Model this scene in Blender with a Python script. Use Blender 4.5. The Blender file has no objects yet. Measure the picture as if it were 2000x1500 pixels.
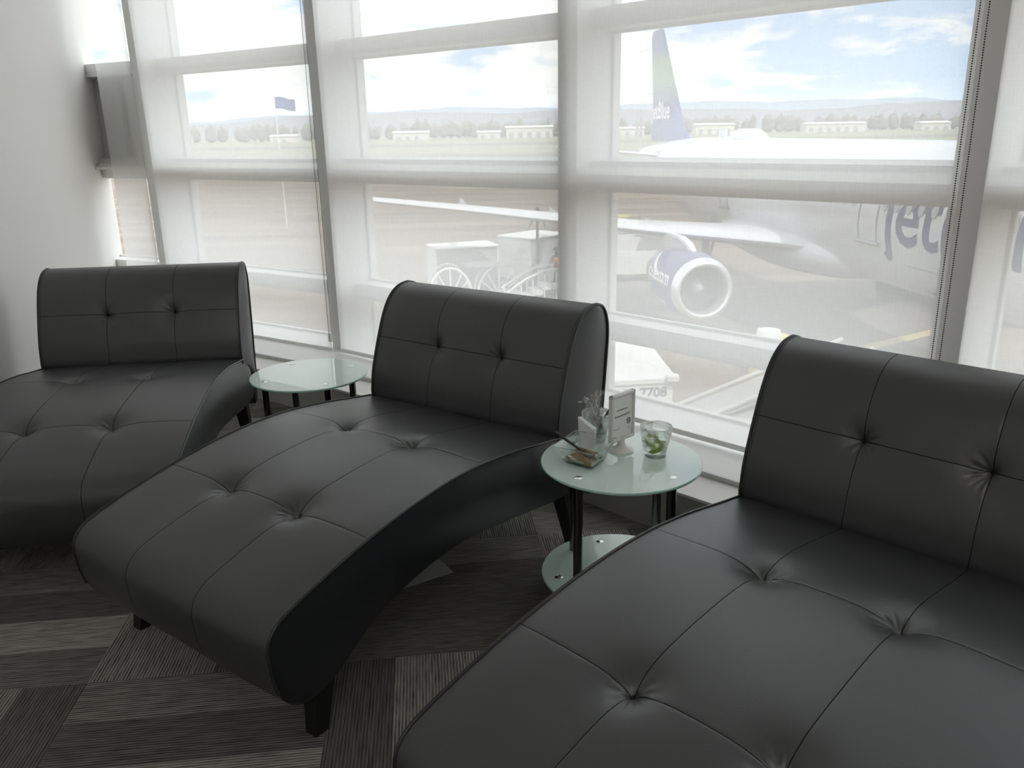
import bpy, bmesh, math, random
from mathutils import Vector, Matrix, Euler
random.seed(7)
S = bpy.context.scene
COL = S.collection
PI = math.pi

# ------------------------------------------------------------------ camera
cam_d = bpy.data.cameras.new('camera'); cam = bpy.data.objects.new('camera', cam_d); COL.objects.link(cam)
pitch, roll = math.radians(17.2), math.radians(1.1)
Fv = Vector((0, math.cos(pitch), -math.sin(pitch)))
R0 = Vector((1, 0, 0)); U0 = R0.cross(Fv)
Rv = R0 * math.cos(roll) - U0 * math.sin(roll)
Uv = Rv.cross(Fv)
M = Matrix(((Rv.x, Uv.x, -Fv.x, 0), (Rv.y, Uv.y, -Fv.y, 0), (Rv.z, Uv.z, -Fv.z, 1.4), (0, 0, 0, 1)))
cam.matrix_world = M
cam_d.sensor_width = 36; cam_d.lens = 1593 / 2000 * 36; cam_d.clip_start = .02; cam_d.clip_end = 20000
S.camera = cam
S.view_settings.view_transform = 'Standard'; S.view_settings.look = 'None'
S.view_settings.gamma = 1; S.view_settings.use_curve_mapping = False
S.view_settings.exposure = 1.25
try:
    S.cycles.transparent_max_bounces = 24; S.cycles.max_bounces = 10; S.cycles.transmission_bounces = 10
    S.cycles.diffuse_bounces = 5; S.cycles.glossy_bounces = 5
    S.cycles.sample_clamp_indirect = 6; S.cycles.use_denoising = True
except Exception: pass

# ------------------------------------------------------------------ node helpers
def nt(m):
    m.use_nodes = True; m.node_tree.nodes.clear(); return m.node_tree
def N(t, typ, **k):
    n = t.nodes.new(typ)
    for a, v in k.items():
        if a == 'ins':
            for key, val in v.items(): n.inputs[key].default_value = val
        else: setattr(n, a, v)
    return n
def L(t, a, b): t.links.new(a, b)
def math_n(t, op, a, b=None, c=None):
    n = N(t, 'ShaderNodeMath', operation=op)
    for i, v in enumerate((a, b, c)):
        if v is None: continue
        if isinstance(v, (int, float)): n.inputs[i].default_value = v
        else: L(t, v, n.inputs[i])
    return n.outputs[0]
def mixc(t, f, a, b):
    n = N(t, 'ShaderNodeMix', data_type='RGBA')
    if isinstance(f, (int, float)): n.inputs[0].default_value = f
    else: L(t, f, n.inputs[0])
    for i, v in ((6, a), (7, b)):
        if isinstance(v, tuple): n.inputs[i].default_value = (*v[:3], 1)
        else: L(t, v, n.inputs[i])
    return n.outputs[2]

# ------------------------------------------------------------------ sky
W = bpy.data.worlds.new('world'); S.world = W
t = nt(W)
tc = N(t, 'ShaderNodeTexCoord'); sx = N(t, 'ShaderNodeSeparateXYZ'); L(t, tc.outputs['Generated'], sx.inputs[0])
zc = math_n(t, 'MAXIMUM', sx.outputs[2], 0.0)
den = math_n(t, 'ADD', zc, 0.22)
cx = math_n(t, 'DIVIDE', sx.outputs[0], den); cy = math_n(t, 'DIVIDE', sx.outputs[1], den)
cb = N(t, 'ShaderNodeCombineXYZ'); L(t, cx, cb.inputs[0]); L(t, cy, cb.inputs[1])
nz = N(t, 'ShaderNodeTexNoise', ins={'Scale': 2.6, 'Detail': 10.0, 'Roughness': .58, 'Distortion': .25}); L(t, cb.outputs[0], nz.inputs['Vector'])
nz2 = N(t, 'ShaderNodeTexNoise', ins={'Scale': 5.5, 'Detail': 8.0, 'Roughness': .6}); L(t, cb.outputs[0], nz2.inputs['Vector'])
dt = N(t, 'ShaderNodeVectorMath', operation='DOT_PRODUCT')
b0 = Vector((math.sin(math.radians(24)), math.cos(math.radians(24)), math.tan(math.radians(7.5)))).normalized()
L(t, tc.outputs['Generated'], dt.inputs[0]); dt.inputs[1].default_value = b0
patch = N(t, 'ShaderNodeMapRange', ins={'From Min': .975, 'From Max': .999, 'To Min': 0.0, 'To Max': .20}); L(t, dt.outputs['Value'], patch.inputs[0])
cov = math_n(t, 'SUBTRACT', nz.outputs[0], patch.outputs[0])
cr = N(t, 'ShaderNodeMapRange', ins={'From Min': .35, 'From Max': .46}); L(t, cov, cr.inputs[0])
ramp = N(t, 'ShaderNodeMapRange', ins={'From Min': 0.0, 'From Max': .35}); L(t, zc, ramp.inputs[0])
blue = mixc(t, ramp.outputs[0], (.56, .74, .95), (.20, .38, .76))
shade = N(t, 'ShaderNodeMapRange', ins={'From Min': .33, 'From Max': .62, 'To Min': .62, 'To Max': 1.0}); L(t, nz2.outputs[0], shade.inputs[0])
cl = mixc(t, shade.outputs[0], (.52, .58, .68), (1.12, 1.10, 1.06))
skyc = mixc(t, cr.outputs[0], blue, cl)
hz = N(t, 'ShaderNodeMapRange', ins={'From Min': 0.0, 'From Max': .045, 'To Min': .75, 'To Max': 0.0}); L(t, zc, hz.inputs[0])
skyc = mixc(t, hz.outputs[0], skyc, (.95, 1.08, 1.2))
bg = N(t, 'ShaderNodeBackground', ins={'Strength': 1.0}); L(t, skyc, bg.inputs[0])
ow = N(t, 'ShaderNodeOutputWorld'); L(t, bg.outputs[0], ow.inputs[0])

# ------------------------------------------------------------------ sun
sd = bpy.data.lights.new('sun', 'SUN'); so = bpy.data.objects.new('sun', sd); COL.objects.link(so)
sun_az, sun_el = math.radians(150), math.radians(50)
sv = Vector((math.sin(sun_az) * math.cos(sun_el), math.cos(sun_az) * math.cos(sun_el), math.sin(sun_el)))
so.rotation_euler = sv.to_track_quat('Z', 'Y').to_euler(); so.location = (20, 0, 30)
sd.energy = 1.7; sd.angle = math.radians(1.5); sd.color = (1, .96, .9)

# ------------------------------------------------------------------ materials
def mat(name, col, rough=.5, metal=0., spec=.5, bump=None, noise=None, **kw):
    m = bpy.data.materials.new(name); t = nt(m)
    p = N(t, 'ShaderNodeBsdfPrincipled'); o = N(t, 'ShaderNodeOutputMaterial'); L(t, p.outputs[0], o.inputs[0])
    p.inputs['Base Color'].default_value = (*col, 1); p.inputs['Roughness'].default_value = rough
    p.inputs['Metallic'].default_value = metal; p.inputs['Specular IOR Level'].default_value = spec
    for k, v in kw.items(): p.inputs[k.replace('_', ' ')].default_value = v
    tc = N(t, 'ShaderNodeTexCoord')
    if noise:
        sc, amt = noise
        n = N(t, 'ShaderNodeTexNoise', ins={'Scale': sc, 'Detail': 4.0}); L(t, tc.outputs['Object'], n.inputs['Vector'])
        c = mixc(t, n.outputs[0], tuple(x * (1 - amt) for x in col), tuple(min(1, x * (1 + amt)) for x in col)); L(t, c, p.inputs['Base Color'])
    if bump:
        sc, st = bump
        n = N(t, 'ShaderNodeTexNoise', ins={'Scale': sc, 'Detail': 3.0}); L(t, tc.outputs['Object'], n.inputs['Vector'])
        b = N(t, 'ShaderNodeBump', ins={'Strength': st, 'Distance': .002}); L(t, n.outputs[0], b.inputs['Height']); L(t, b.outputs[0], p.inputs['Normal'])
    return m
M_wall = mat('wall_paint', (.78, .765, .74), .7, bump=(180, .08))
M_ceil = mat('ceiling_paint', (.72, .71, .69), .8)
M_frame = mat('white_enamel', (.80, .80, .785), .45, noise=(3, .02))
M_sill = mat('white_sill', (.90, .90, .89), .4)
M_panel = mat('spandrel_panel', (.85, .85, .84), .6, noise=(4, .04))
M_brown = mat('brown_gasket', (.34, .30, .23), .7, noise=(20, .2))
M_plinth = mat('plinth_paint', (.46, .455, .43), .6, noise=(5, .05))
M_plinthtop = mat('pale_ledge', (.86, .85, .82), .5, noise=(6, .04))
M_alu = mat('brushed_aluminium', (.55, .55, .54), .4, .8)
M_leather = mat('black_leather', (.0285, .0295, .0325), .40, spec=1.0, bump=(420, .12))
M_leather_shade = mat('black_leather_side_shaded', (.013, .014, .016), .36, spec=.5, bump=(420, .12))  # same leather in a darker copy, so the sides carry painted shade
M_seam_shade_btn = mat('seam_shade_and_button_black', (.009, .009, .010), .8, spec=.2)  # groove shade painted as a near-black seam strip; buttons use it too
M_pipe = mat('black_piping', (.022, .022, .024), .33)
M_leg = mat('black_lacquered_wood', (.008, .008, .008), .4)
M_chrome = mat('polished_steel', (.20, .195, .19), .2, 1.)
M_cap = mat('bright_chrome', (.8, .82, .8), .12, 1.)
M_plastic_w = mat('white_plastic', (.70, .69, .66), .3)
M_paper = mat('white_paper', (.78, .78, .76), .7)
M_ink = mat('grey_ink', (.12, .12, .12), .7)
M_fork = mat('black_plastic', (.012, .012, .013), .3)
M_lime = mat('lime_peel', (.26, .38, .02), .4, noise=(60, .3))
M_limef = mat('lime_flesh', (.66, .72, .36), .3, noise=(80, .25), Transmission_Weight=.2)
M_sauce = mat('brown_sauce', (.21, .12, .035), .22, noise=(45, .8), bump=(60, .8))
M_beads = mat('dark_steel_beads', (.05, .045, .04), .35, .6)
M_scrap = mat('scrap_paper', (.36, .36, .35), .8)
def glass(name, col=(1, 1, 1), rough=0., ior=1.45):
    return mat(name, col, rough, Transmission_Weight=1.0, IOR=ior)
def clear_glass():
    m = bpy.data.materials.new('clear_glass'); t = nt(m); o = N(t, 'ShaderNodeOutputMaterial')
    g = N(t, 'ShaderNodeBsdfGlass', ins={'Color': (.99, 1, .995, 1), 'Roughness': 0.0, 'IOR': 1.3}); tr = N(t, 'ShaderNodeBsdfTransparent', ins={'Color': (.98, .995, .985, 1)})
    gl = N(t, 'ShaderNodeBsdfGlossy', ins={'Roughness': .01}); fr = N(t, 'ShaderNodeFresnel', ins={'IOR': 1.45})
    ge = N(t, 'ShaderNodeNewGeometry'); a = N(t, 'ShaderNodeMixShader'); L(t, math_n(t, 'MULTIPLY', fr.outputs[0], math_n(t, 'SUBTRACT', 1.0, ge.outputs['Backfacing'])), a.inputs[0]); L(t, tr.outputs[0], a.inputs[1]); L(t, gl.outputs[0], a.inputs[2])
    b = N(t, 'ShaderNodeMixShader', ins={0: .6}); L(t, a.outputs[0], b.inputs[1]); L(t, g.outputs[0], b.inputs[2]); L(t, b.outputs[0], o.inputs[0]); return m
M_glass = clear_glass()
M_rimglass = glass('rim_glass', (.75, .80, .78), 0, 1.5)
M_drink = glass('clear_liquid', (.93, .98, .88), 0, 1.33)
def thin(name, refl, tint=(1, 1, 1), rough=0.02):
    m = bpy.data.materials.new(name); t = nt(m); o = N(t, 'ShaderNodeOutputMaterial')
    tr = N(t, 'ShaderNodeBsdfTransparent'); tr.inputs[0].default_value = (*tint, 1)
    gl = N(t, 'ShaderNodeBsdfGlossy', ins={'Roughness': rough}); fr = N(t, 'ShaderNodeFresnel', ins={'IOR': 1.3})
    ge = N(t, 'ShaderNodeNewGeometry'); f = math_n(t, 'MULTIPLY', math_n(t, 'MULTIPLY', fr.outputs[0], refl), math_n(t, 'SUBTRACT', 1.0, ge.outputs['Backfacing']))
    mx = N(t, 'ShaderNodeMixShader'); L(t, f, mx.inputs[0]); L(t, tr.outputs[0], mx.inputs[1]); L(t, gl.outputs[0], mx.inputs[2]); L(t, mx.outputs[0], o.inputs[0])
    return m
M_pane = thin('window_glass', .5, (.97, .985, .98))
def wrapper_mat():
    m = bpy.data.materials.new('clear_film'); t = nt(m); o = N(t, 'ShaderNodeOutputMaterial')
    tr = N(t, 'ShaderNodeBsdfTransparent'); gl = N(t, 'ShaderNodeBsdfGlossy', ins={'Roughness': .12}); df = N(t, 'ShaderNodeBsdfDiffuse', ins={'Color': (.8, .8, .8, 1)})
    lw = N(t, 'ShaderNodeLayerWeight', ins={'Blend': .45})
    a = N(t, 'ShaderNodeMixShader', ins={0: .45}); L(t, gl.outputs[0], a.inputs[1]); L(t, df.outputs[0], a.inputs[2])
    f = math_n(t, 'MULTIPLY_ADD', lw.outputs['Facing'], .6, .06)
    b = N(t, 'ShaderNodeMixShader'); L(t, f, b.inputs[0]); L(t, tr.outputs[0], b.inputs[1]); L(t, a.outputs[0], b.inputs[2]); L(t, b.outputs[0], o.inputs[0])
    return m
M_film = wrapper_mat()
def fabric_mat():
    m = bpy.data.materials.new('screen_fabric'); t = nt(m); o = N(t, 'ShaderNodeOutputMaterial')
    tc = N(t, 'ShaderNodeTexCoord')
    n1 = N(t, 'ShaderNodeTexNoise', ins={'Scale': 1.0, 'Detail': 2.0}); mp = N(t, 'ShaderNodeMapping'); mp.inputs['Scale'].default_value = (400, 400, 18)
    L(t, tc.outputs['Object'], mp.inputs[0]); L(t, mp.outputs[0], n1.inputs['Vector'])
    n2 = N(t, 'ShaderNodeTexNoise', ins={'Scale': 1.0, 'Detail': 2.0}); mp2 = N(t, 'ShaderNodeMapping'); mp2.inputs['Scale'].default_value = (18, 18, 400)
    L(t, tc.outputs['Object'], mp2.inputs[0]); L(t, mp2.outputs[0], n2.inputs['Vector'])
    s = math_n(t, 'ADD', n1.outputs[0], n2.outputs[0])
    f = N(t, 'ShaderNodeMapRange', ins={'From Min': .7, 'From Max': 1.3, 'To Min': .71, 'To Max': .77}); L(t, s, f.inputs[0])
    tr = N(t, 'ShaderNodeBsdfTransparent')
    tl = N(t, 'ShaderNodeBsdfTranslucent', ins={'Color': (.88, .88, .875, 1)}); df = N(t, 'ShaderNodeBsdfDiffuse', ins={'Color': (.75, .74, .72, 1)})
    a = N(t, 'ShaderNodeMixShader', ins={0: .25}); L(t, tl.outputs[0], a.inputs[1]); L(t, df.outputs[0], a.inputs[2])
    b = N(t, 'ShaderNodeMixShader'); L(t, f.outputs[0], b.inputs[0]); L(t, tr.outputs[0], b.inputs[1]); L(t, a.outputs[0], b.inputs[2]); L(t, b.outputs[0], o.inputs[0])
    return m
M_fabric = fabric_mat()
def frosted_mat():
    m = bpy.data.materials.new('mint_frosted_glass'); t = nt(m); o = N(t, 'ShaderNodeOutputMaterial')
    p = N(t, 'ShaderNodeBsdfPrincipled', ins={'Base Color': (.76, .93, .86, 1), 'Roughness': .35, 'Coat Weight': 1.0, 'Coat Roughness': .015, 'Coat IOR': 1.75})
    tl = N(t, 'ShaderNodeBsdfTranslucent', ins={'Color': (.55, .72, .65, 1)}); a = N(t, 'ShaderNodeMixShader', ins={0: .12})
    L(t, p.outputs[0], a.inputs[1]); L(t, tl.outputs[0], a.inputs[2]); L(t, a.outputs[0], o.inputs[0]); return m
M_mint = frosted_mat()
M_mintedge = mat('green_glass_edge', (.38, .62, .54), .1, Coat_Weight=.6)
def carpet_mat():
    m = bpy.data.materials.new('banded_carpet'); t = nt(m); o = N(t, 'ShaderNodeOutputMaterial'); p = N(t, 'ShaderNodeBsdfPrincipled', ins={'Roughness': .95, 'Specular IOR Level': .1}); L(t, p.outputs[0], o.inputs[0])
    tc = N(t, 'ShaderNodeTexCoord'); mp = N(t, 'ShaderNodeMapping'); mp.vector_type = 'TEXTURE'
    mp.inputs['Location'].default_value = (-1.16, 1.87, 0); mp.inputs['Rotation'].default_value = (0, 0, math.radians(6.0)); L(t, tc.outputs['Object'], mp.inputs[0])
    s = N(t, 'ShaderNodeSeparateXYZ'); L(t, mp.outputs[0], s.inputs[0]); x, y = s.outputs[0], s.outputs[1]
    C = .66
    fx = math_n(t, 'FLOOR', math_n(t, 'DIVIDE', x, C)); fy = math_n(t, 'FLOOR', math_n(t, 'DIVIDE', y, C))
    par = math_n(t, 'PINGPONG', math_n(t, 'ADD', fx, fy), 1.0)       # 0/1 checker
    par = math_n(t, 'GREATER_THAN', par, .5)                          # 1 -> lines run along x
    ip = math_n(t, 'SUBTRACT', 1.0, par)
    q = math_n(t, 'ADD', math_n(t, 'MULTIPLY', y, par), math_n(t, 'MULTIPLY', x, ip))
    r = math_n(t, 'ADD', math_n(t, 'MULTIPLY', x, par), math_n(t, 'MULTIPLY', y, ip))
    band = math_n(t, 'FLOOR', math_n(t, 'DIVIDE', q, .165))
    cb = N(t, 'ShaderNodeCombineXYZ'); L(t, band, cb.inputs[0]); L(t, math_n(t, 'FLOOR', math_n(t, 'DIVIDE', r, C)), cb.inputs[1]); L(t, par, cb.inputs[2])
    wn = N(t, 'ShaderNodeTexWhiteNoise', noise_dimensions='3D'); L(t, cb.outputs[0], wn.inputs[0])
    c2 = N(t, 'ShaderNodeCombineXYZ'); L(t, math_n(t, 'MULTIPLY', q, 150), c2.inputs[0]); L(t, math_n(t, 'MULTIPLY', r, 14), c2.inputs[1]); L(t, math_n(t, 'MULTIPLY', wn.outputs[0], 20), c2.inputs[2])
    n = N(t, 'ShaderNodeTexNoise', ins={'Scale': 1.0, 'Detail': 3.0}); L(t, c2.outputs[0], n.inputs['Vector'])
    wv = math_n(t, 'SINE', math_n(t, 'MULTIPLY', q, 2 * PI / .0085))
    v = math_n(t, 'ADD', math_n(t, 'MULTIPLY', wv, .28), n.outputs[0])
    v = math_n(t, 'MULTIPLY', v, math_n(t, 'MULTIPLY_ADD', wn.outputs[0], 1.1, .35))
    cr = N(t, 'ShaderNodeMapRange', ins={'From Min': .0, 'From Max': 1.1}); L(t, v, cr.inputs[0])
    c = mixc(t, cr.outputs[0], (.034, .034, .031), (.48, .46, .41)); L(t, c, p.inputs['Base Color'])
    b = N(t, 'ShaderNodeBump', ins={'Strength': .6, 'Distance': .003}); L(t, v, b.inputs['Height']); L(t, b.outputs[0], p.inputs['Normal'])
    return m
M_carpet = carpet_mat()
def ground_mat():
    m = bpy.data.materials.new('airfield_ground'); t = nt(m); o = N(t, 'ShaderNodeOutputMaterial'); p = N(t, 'ShaderNodeBsdfPrincipled', ins={'Roughness': .9, 'Specular IOR Level': .15}); L(t, p.outputs[0], o.inputs[0])
    tc = N(t, 'ShaderNodeTexCoord'); s = N(t, 'ShaderNodeSeparateXYZ'); L(t, tc.outputs['Object'], s.inputs[0])
    mp = N(t, 'ShaderNodeMapping'); mp.inputs['Scale'].default_value = (.05, .28, 1); mp.inputs['Rotation'].default_value = (0, 0, .25); L(t, tc.outputs['Object'], mp.inputs[0])
    n = N(t, 'ShaderNodeTexNoise', ins={'Scale': 1.0, 'Detail': 6.0, 'Roughness': .6}); L(t, mp.outputs[0], n.inputs['Vector'])
    n2 = N(t, 'ShaderNodeTexNoise', ins={'Scale': .012, 'Detail': 3.0}); L(t, tc.outputs['Object'], n2.inputs['Vector'])
    nr = N(t, 'ShaderNodeMapRange', ins={'From Min': .32, 'From Max': .68}); L(t, n.outputs[0], nr.inputs[0])
    tar = mixc(t, nr.outputs[0], (.14, .12, .10), (.28, .235, .195))
    yy = math_n(t, 'ADD', s.outputs[1], math_n(t, 'MULTIPLY', s.outputs[0], .06))
    grass = mixc(t, n2.outputs[0], (.24, .24, .15), (.30, .295, .19))
    def band(a, b):
        return math_n(t, 'MULTIPLY', math_n(t, 'GREATER_THAN', yy, a), math_n(t, 'LESS_THAN', yy, b))
    c = mixc(t, band(158, 215), tar, grass); c = mixc(t, band(260, 420), c, grass); c = mixc(t, band(520, 1300), c, grass); c = mixc(t, band(1300, 90000), c, (.30, .30, .20))
    L(t, c, p.inputs['Base Color']); return m
M_ground = ground_mat()

# ------------------------------------------------------------------ mesh helpers
def obj(name, bm, m, parent=None, smooth=False, ms=None):
    me = bpy.data.meshes.new(name); bm.normal_update(); bm.to_mesh(me); bm.free()
    for x in (ms or [m]): me.materials.append(x)
    if smooth: me.polygons.foreach_set('use_smooth', [True] * len(me.polygons)); me.set_sharp_from_angle(angle=math.radians(50))
    o = bpy.data.objects.new(name, me); COL.objects.link(o)
    if parent: o.parent = parent
    return o
def tag(o, label=None, cat=None, group=None, kind=None):
    if label: o['label'] = label
    if cat: o['category'] = cat
    if group: o['group'] = group
    if kind: o['kind'] = kind
    return o
def thing(name, label, cat, loc=(0, 0, 0), rotz=0, group=None, kind=None):
    o = bpy.data.objects.new(name, None); o.empty_display_size = .1; COL.objects.link(o)
    o.location = loc; o.rotation_euler = (0, 0, rotz); return tag(o, label, cat, group, kind)
def box(bm, x0, x1, y0, y1, z0, z1, mi=0, bev=0):
    vs = [bm.verts.new((x, y, z)) for x in (x0, x1) for y in (y0, y1) for z in (z0, z1)]
    q = [(0, 1, 3, 2), (4, 6, 7, 5), (0, 4, 5, 1), (2, 3, 7, 6), (0, 2, 6, 4), (1, 5, 7, 3)]
    fs = [bm.faces.new([vs[i] for i in f]) for f in q]
    for f in fs: f.material_index = mi
    if bev:
        es = list({e for f in fs for e in f.edges}); bmesh.ops.bevel(bm, geom=es, offset=bev, segments=2, profile=.5, affect='EDGES')
    return vs
def bxo(name, m, dims, parent=None, bev=0):
    bm = bmesh.new(); box(bm, *dims, bev=bev); return obj(name, bm, m, parent)
def prism(bm, pts, z0, z1, mi=0):
    a = [bm.verts.new((x, y, z0)) for x, y in pts]; b = [bm.verts.new((x, y, z1)) for x, y in pts]
    n = len(pts); fs = [bm.faces.new(a[::-1]), bm.faces.new(b)]
    for i in range(n): fs.append(bm.faces.new((a[i], a[(i + 1) % n], b[(i + 1) % n], b[i])))
    for f in fs: f.material_index = mi
def lathe(bm, prof, seg=48, cx=0, cy=0, cap0=False, cap1=False, fr=None):
    rings = []
    for k, (r, z) in enumerate(prof):
        ring = []
        for i in range(seg):
            a = 2 * PI * i / seg; rr = r * (fr(a, r, z) if fr else 1)
            ring.append(bm.verts.new((cx + rr * math.cos(a), cy + rr * math.sin(a), z)))
        rings.append(ring)
    for a, b in zip(rings[:-1], rings[1:]):
        for i in range(seg): bm.faces.new((a[i], a[(i + 1) % seg], b[(i + 1) % seg], b[i]))
    if cap0: bm.faces.new(rings[0][::-1])
    if cap1: bm.faces.new(rings[-1])
def tube(bm, pts, r, seg=8, cap=True, closed=False):
    pts = [Vector(p) for p in pts]; n = len(pts); rings = []
    rr = r if isinstance(r, (list, tuple)) else [r] * n
    up = Vector((0, 0, 1)); prev = None
    for i, p in enumerate(pts):
        if closed: d = pts[(i + 1) % n] - pts[i - 1]
        else: d = pts[min(i + 1, n - 1)] - pts[max(i - 1, 0)]
        d.normalize()
        if prev is None:
            a = d.cross(up)
            if a.length < .01: a = d.cross(Vector((1, 0, 0)))
        else: a = prev - d * prev.dot(d)
        a.normalize(); prev = a; b = d.cross(a)
        rings.append([bm.verts.new(p + (a * math.cos(2 * PI * k / seg) + b * math.sin(2 * PI * k / seg)) * rr[i]) for k in range(seg)])
    for i in range(n if closed else n - 1):
        A, B = rings[i], rings[(i + 1) % n]
        for k in range(seg): bm.faces.new((A[k], A[(k + 1) % seg], B[(k + 1) % seg], B[k]))
    if cap and not closed: bm.faces.new(rings[0][::-1]); bm.faces.new(rings[-1])
def text_bm(body, size, extrude=0.0, align='LEFT', bold=.022):
    cu = bpy.data.curves.new('txt', 'FONT'); cu.body = body; cu.size = size; cu.extrude = extrude; cu.offset = size * bold; cu.align_x = align; cu.resolution_u = 3
    o = bpy.data.objects.new('txt', cu); COL.objects.link(o)
    dg = bpy.context.evaluated_depsgraph_get(); me = bpy.data.meshes.new_from_object(o.evaluated_get(dg))
    bm = bmesh.new(); bm.from_mesh(me); bpy.data.objects.remove(o); bpy.data.curves.remove(cu); bpy.data.meshes.remove(me)
    return bm
def dir_az(a): a = math.radians(a); return Vector((math.sin(a), math.cos(a), 0))

# ------------------------------------------------------------------ room shell (faceted window wall)
# facade corner points, along the inner face of the mullions
J12 = Vector((-1.008, 4.620, 0)); J23 = Vector((.254, 3.606, 0)); J34 = Vector((1.372, 2.489, 0)); J01 = Vector((-2.31, 5.465, 0))
J0w = J01 + dir_az(-63) * .545
J45 = J34 + dir_az(141) * 1.58; J56 = J45 + dir_az(147) * 1.58
NODES = [J0w, J01, J12, J23, J34, J45, J56]
def offset_poly(pts, d):            # positive d = out of the room
    out = []
    for i, p in enumerate(pts):
        ns = []
        if i > 0: e = (pts[i] - pts[i - 1]).normalized(); ns.append(Vector((-e.y, e.x, 0)))
        if i < len(pts) - 1: e = (pts[i + 1] - pts[i]).normalized(); ns.append(Vector((-e.y, e.x, 0)))
        n = sum(ns, Vector()).normalized(); out.append(p + n * (d / n.dot(ns[0])))
    return out
P0 = offset_poly(NODES, 0)
# wall polylines point from the left wall to the right; outward is to the left of travel
CEIL = 3.2
WL0 = Vector((-1.555, .6, 0)); WL1 = Vector((-2.878, 6.10, 0))
def strip(name, m, d0, d1, z0, z1, kind='structure'):
    a = offset_poly(NODES, d0); b = offset_poly(NODES, d1); bm = bmesh.new()
    prev = None
    for p, q in zip(a, b):
        r = [bm.verts.new((p.x, p.y, z0)), bm.verts.new((q.x, q.y, z0)), bm.verts.new((q.x, q.y, z1)), bm.verts.new((p.x, p.y, z1))]
        if prev:
            for i in range(4): bm.faces.new((prev[i], r[i], r[(i + 1) % 4], prev[(i + 1) % 4]))
        else: bm.faces.new(r[::-1])
        prev = r
    bm.faces.new(prev)
    bmesh.ops.recalc_face_normals(bm, faces=bm.faces)
    return tag(obj(name, bm, m), kind=kind)
# floor and ceiling follow the facade
out_pts = [(p.x, p.y) for p in offset_poly(NODES, .36)]
room = [(-1.0, -5.0)] + [(-3.0, 6.3)][:1] + out_pts + [(5.5, -1.6), (5.5, -5.0)]
for nm, z0, z1, m in (('floor', -.25, 0, M_carpet), ('ceiling', CEIL, CEIL + .2, M_ceil)):
    bm = bmesh.new(); prism(bm, room[::-1], z0, z1); bmesh.ops.recalc_face_normals(bm, faces=bm.faces); tag(obj(nm, bm, m), kind='structure')
def wall(name, a, b, th, side, m=M_wall, z0=0, z1=CEIL):
    a = Vector((*a, 0)); b = Vector((*b, 0)); d = (b - a).normalized(); n = Vector((-d.y, d.x, 0)) * side * th
    bm = bmesh.new(); prism(bm, [(a.x, a.y), (b.x, b.y), (b.x + n.x, b.y + n.y), (a.x + n.x, a.y + n.y)], z0, z1)
    bmesh.ops.recalc_face_normals(bm, faces=bm.faces); return tag(obj(name, bm, m), kind='structure')
dl = (WL1 - WL0).normalized(); WLb = WL0 - dl * 5.7
wall('wall_left', (WLb.x, WLb.y), (WL1.x, WL1.y), .2, 1)
wall('wall_back', (WLb.x - .2, WLb.y), (5.5, -5.0), .2, -1)
wall('wall_right', (5.5, -5.0), (5.5, -1.2), .2, -1)
wall('wall_front', (J56.x, J56.y), (5.5, -1.2), .2, 1)
# low box under the glazing and its sill
strip('baseboard_window_wall', M_plinth, -.46, .30, 0, .172)
strip('trim_1', M_plinthtop, -.475, .30, .172, .182)
strip('trim_2', M_sill, -.285, .30, .182, .200)
strip('trim_3', M_alu, -.300, -.285, .180, .202)
strip('trim_4', M_frame, -.02, .30, 2.98, CEIL)
# bays
for i in range(6):
    a, b = P0[i], P0[i + 1]; e = (b - a).normalized(); ln = (b - a).length; n = Vector((-e.y, e.x, 0))
    w = thing('window_%d' % (i + 1), None, None, (a.x, a.y, 0), math.atan2(e.y, e.x), kind='structure')
    # local: +x along the bay, +y outward
    x0, x1 = (-.22 if i == 0 else 0.0), ln
    m0, m1 = (0.0 if i == 0 else .045), .045
    for nm, z0, z1 in (('transom', 1.80, 1.88), ('transom', 1.145, 1.272), ('transom', .49, .578)):
        bxo(nm, M_frame, (x0 + m0, x1 - m1, .12, .30, z0, z1), w)
    # sloping ledge at breast height
    bm = bmesh.new(); c = [(0.0, 1.222), (.24, 1.284), (.24, 1.272), (.0, 1.205)]
    A = [bm.verts.new((x0 + m0, y, z)) for y, z in c]; B = [bm.verts.new((x1 - m1, y, z)) for y, z in c]
    for k in range(4): bm.faces.new((A[k], A[(k + 1) % 4], B[(k + 1) % 4], B[k]))
    bm.faces.new(A[::-1]); bm.faces.new(B); bmesh.ops.recalc_face_normals(bm, faces=bm.faces); obj('ledge', bm, M_frame, w)
    for z0, z1 in ((.20, .49), (.578, 1.145), (1.272, 1.80), (1.88, 2.98)):
        if i == 0 and z0 == 1.272:
            bxo('spandrel_panel', M_panel, (x0, x1 - m1, .265, .29, z0, z1), w)
            bxo('panel_gasket', M_brown, (.045, .085, .25, .265, z0, z1), w)
            continue
        bxo('glass_pane', M_pane, (x0 + m0, x1 - m1, .252, .262, z0, z1), w)
        bm = bmesh.new()
        g = .012
        box(bm, x0 + m0, x1 - m1, .238, .252, z0, z0 + g); box(bm, x0 + m0, x1 - m1, .238, .252, z1 - g, z1)
        box(bm, x0 + m0, x0 + m0 + g, .238, .252, z0, z1); box(bm, x1 - m1 - g, x1 - m1, .238, .252, z0, z1)
        obj('glazing_bead', bm, M_frame, w)
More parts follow.
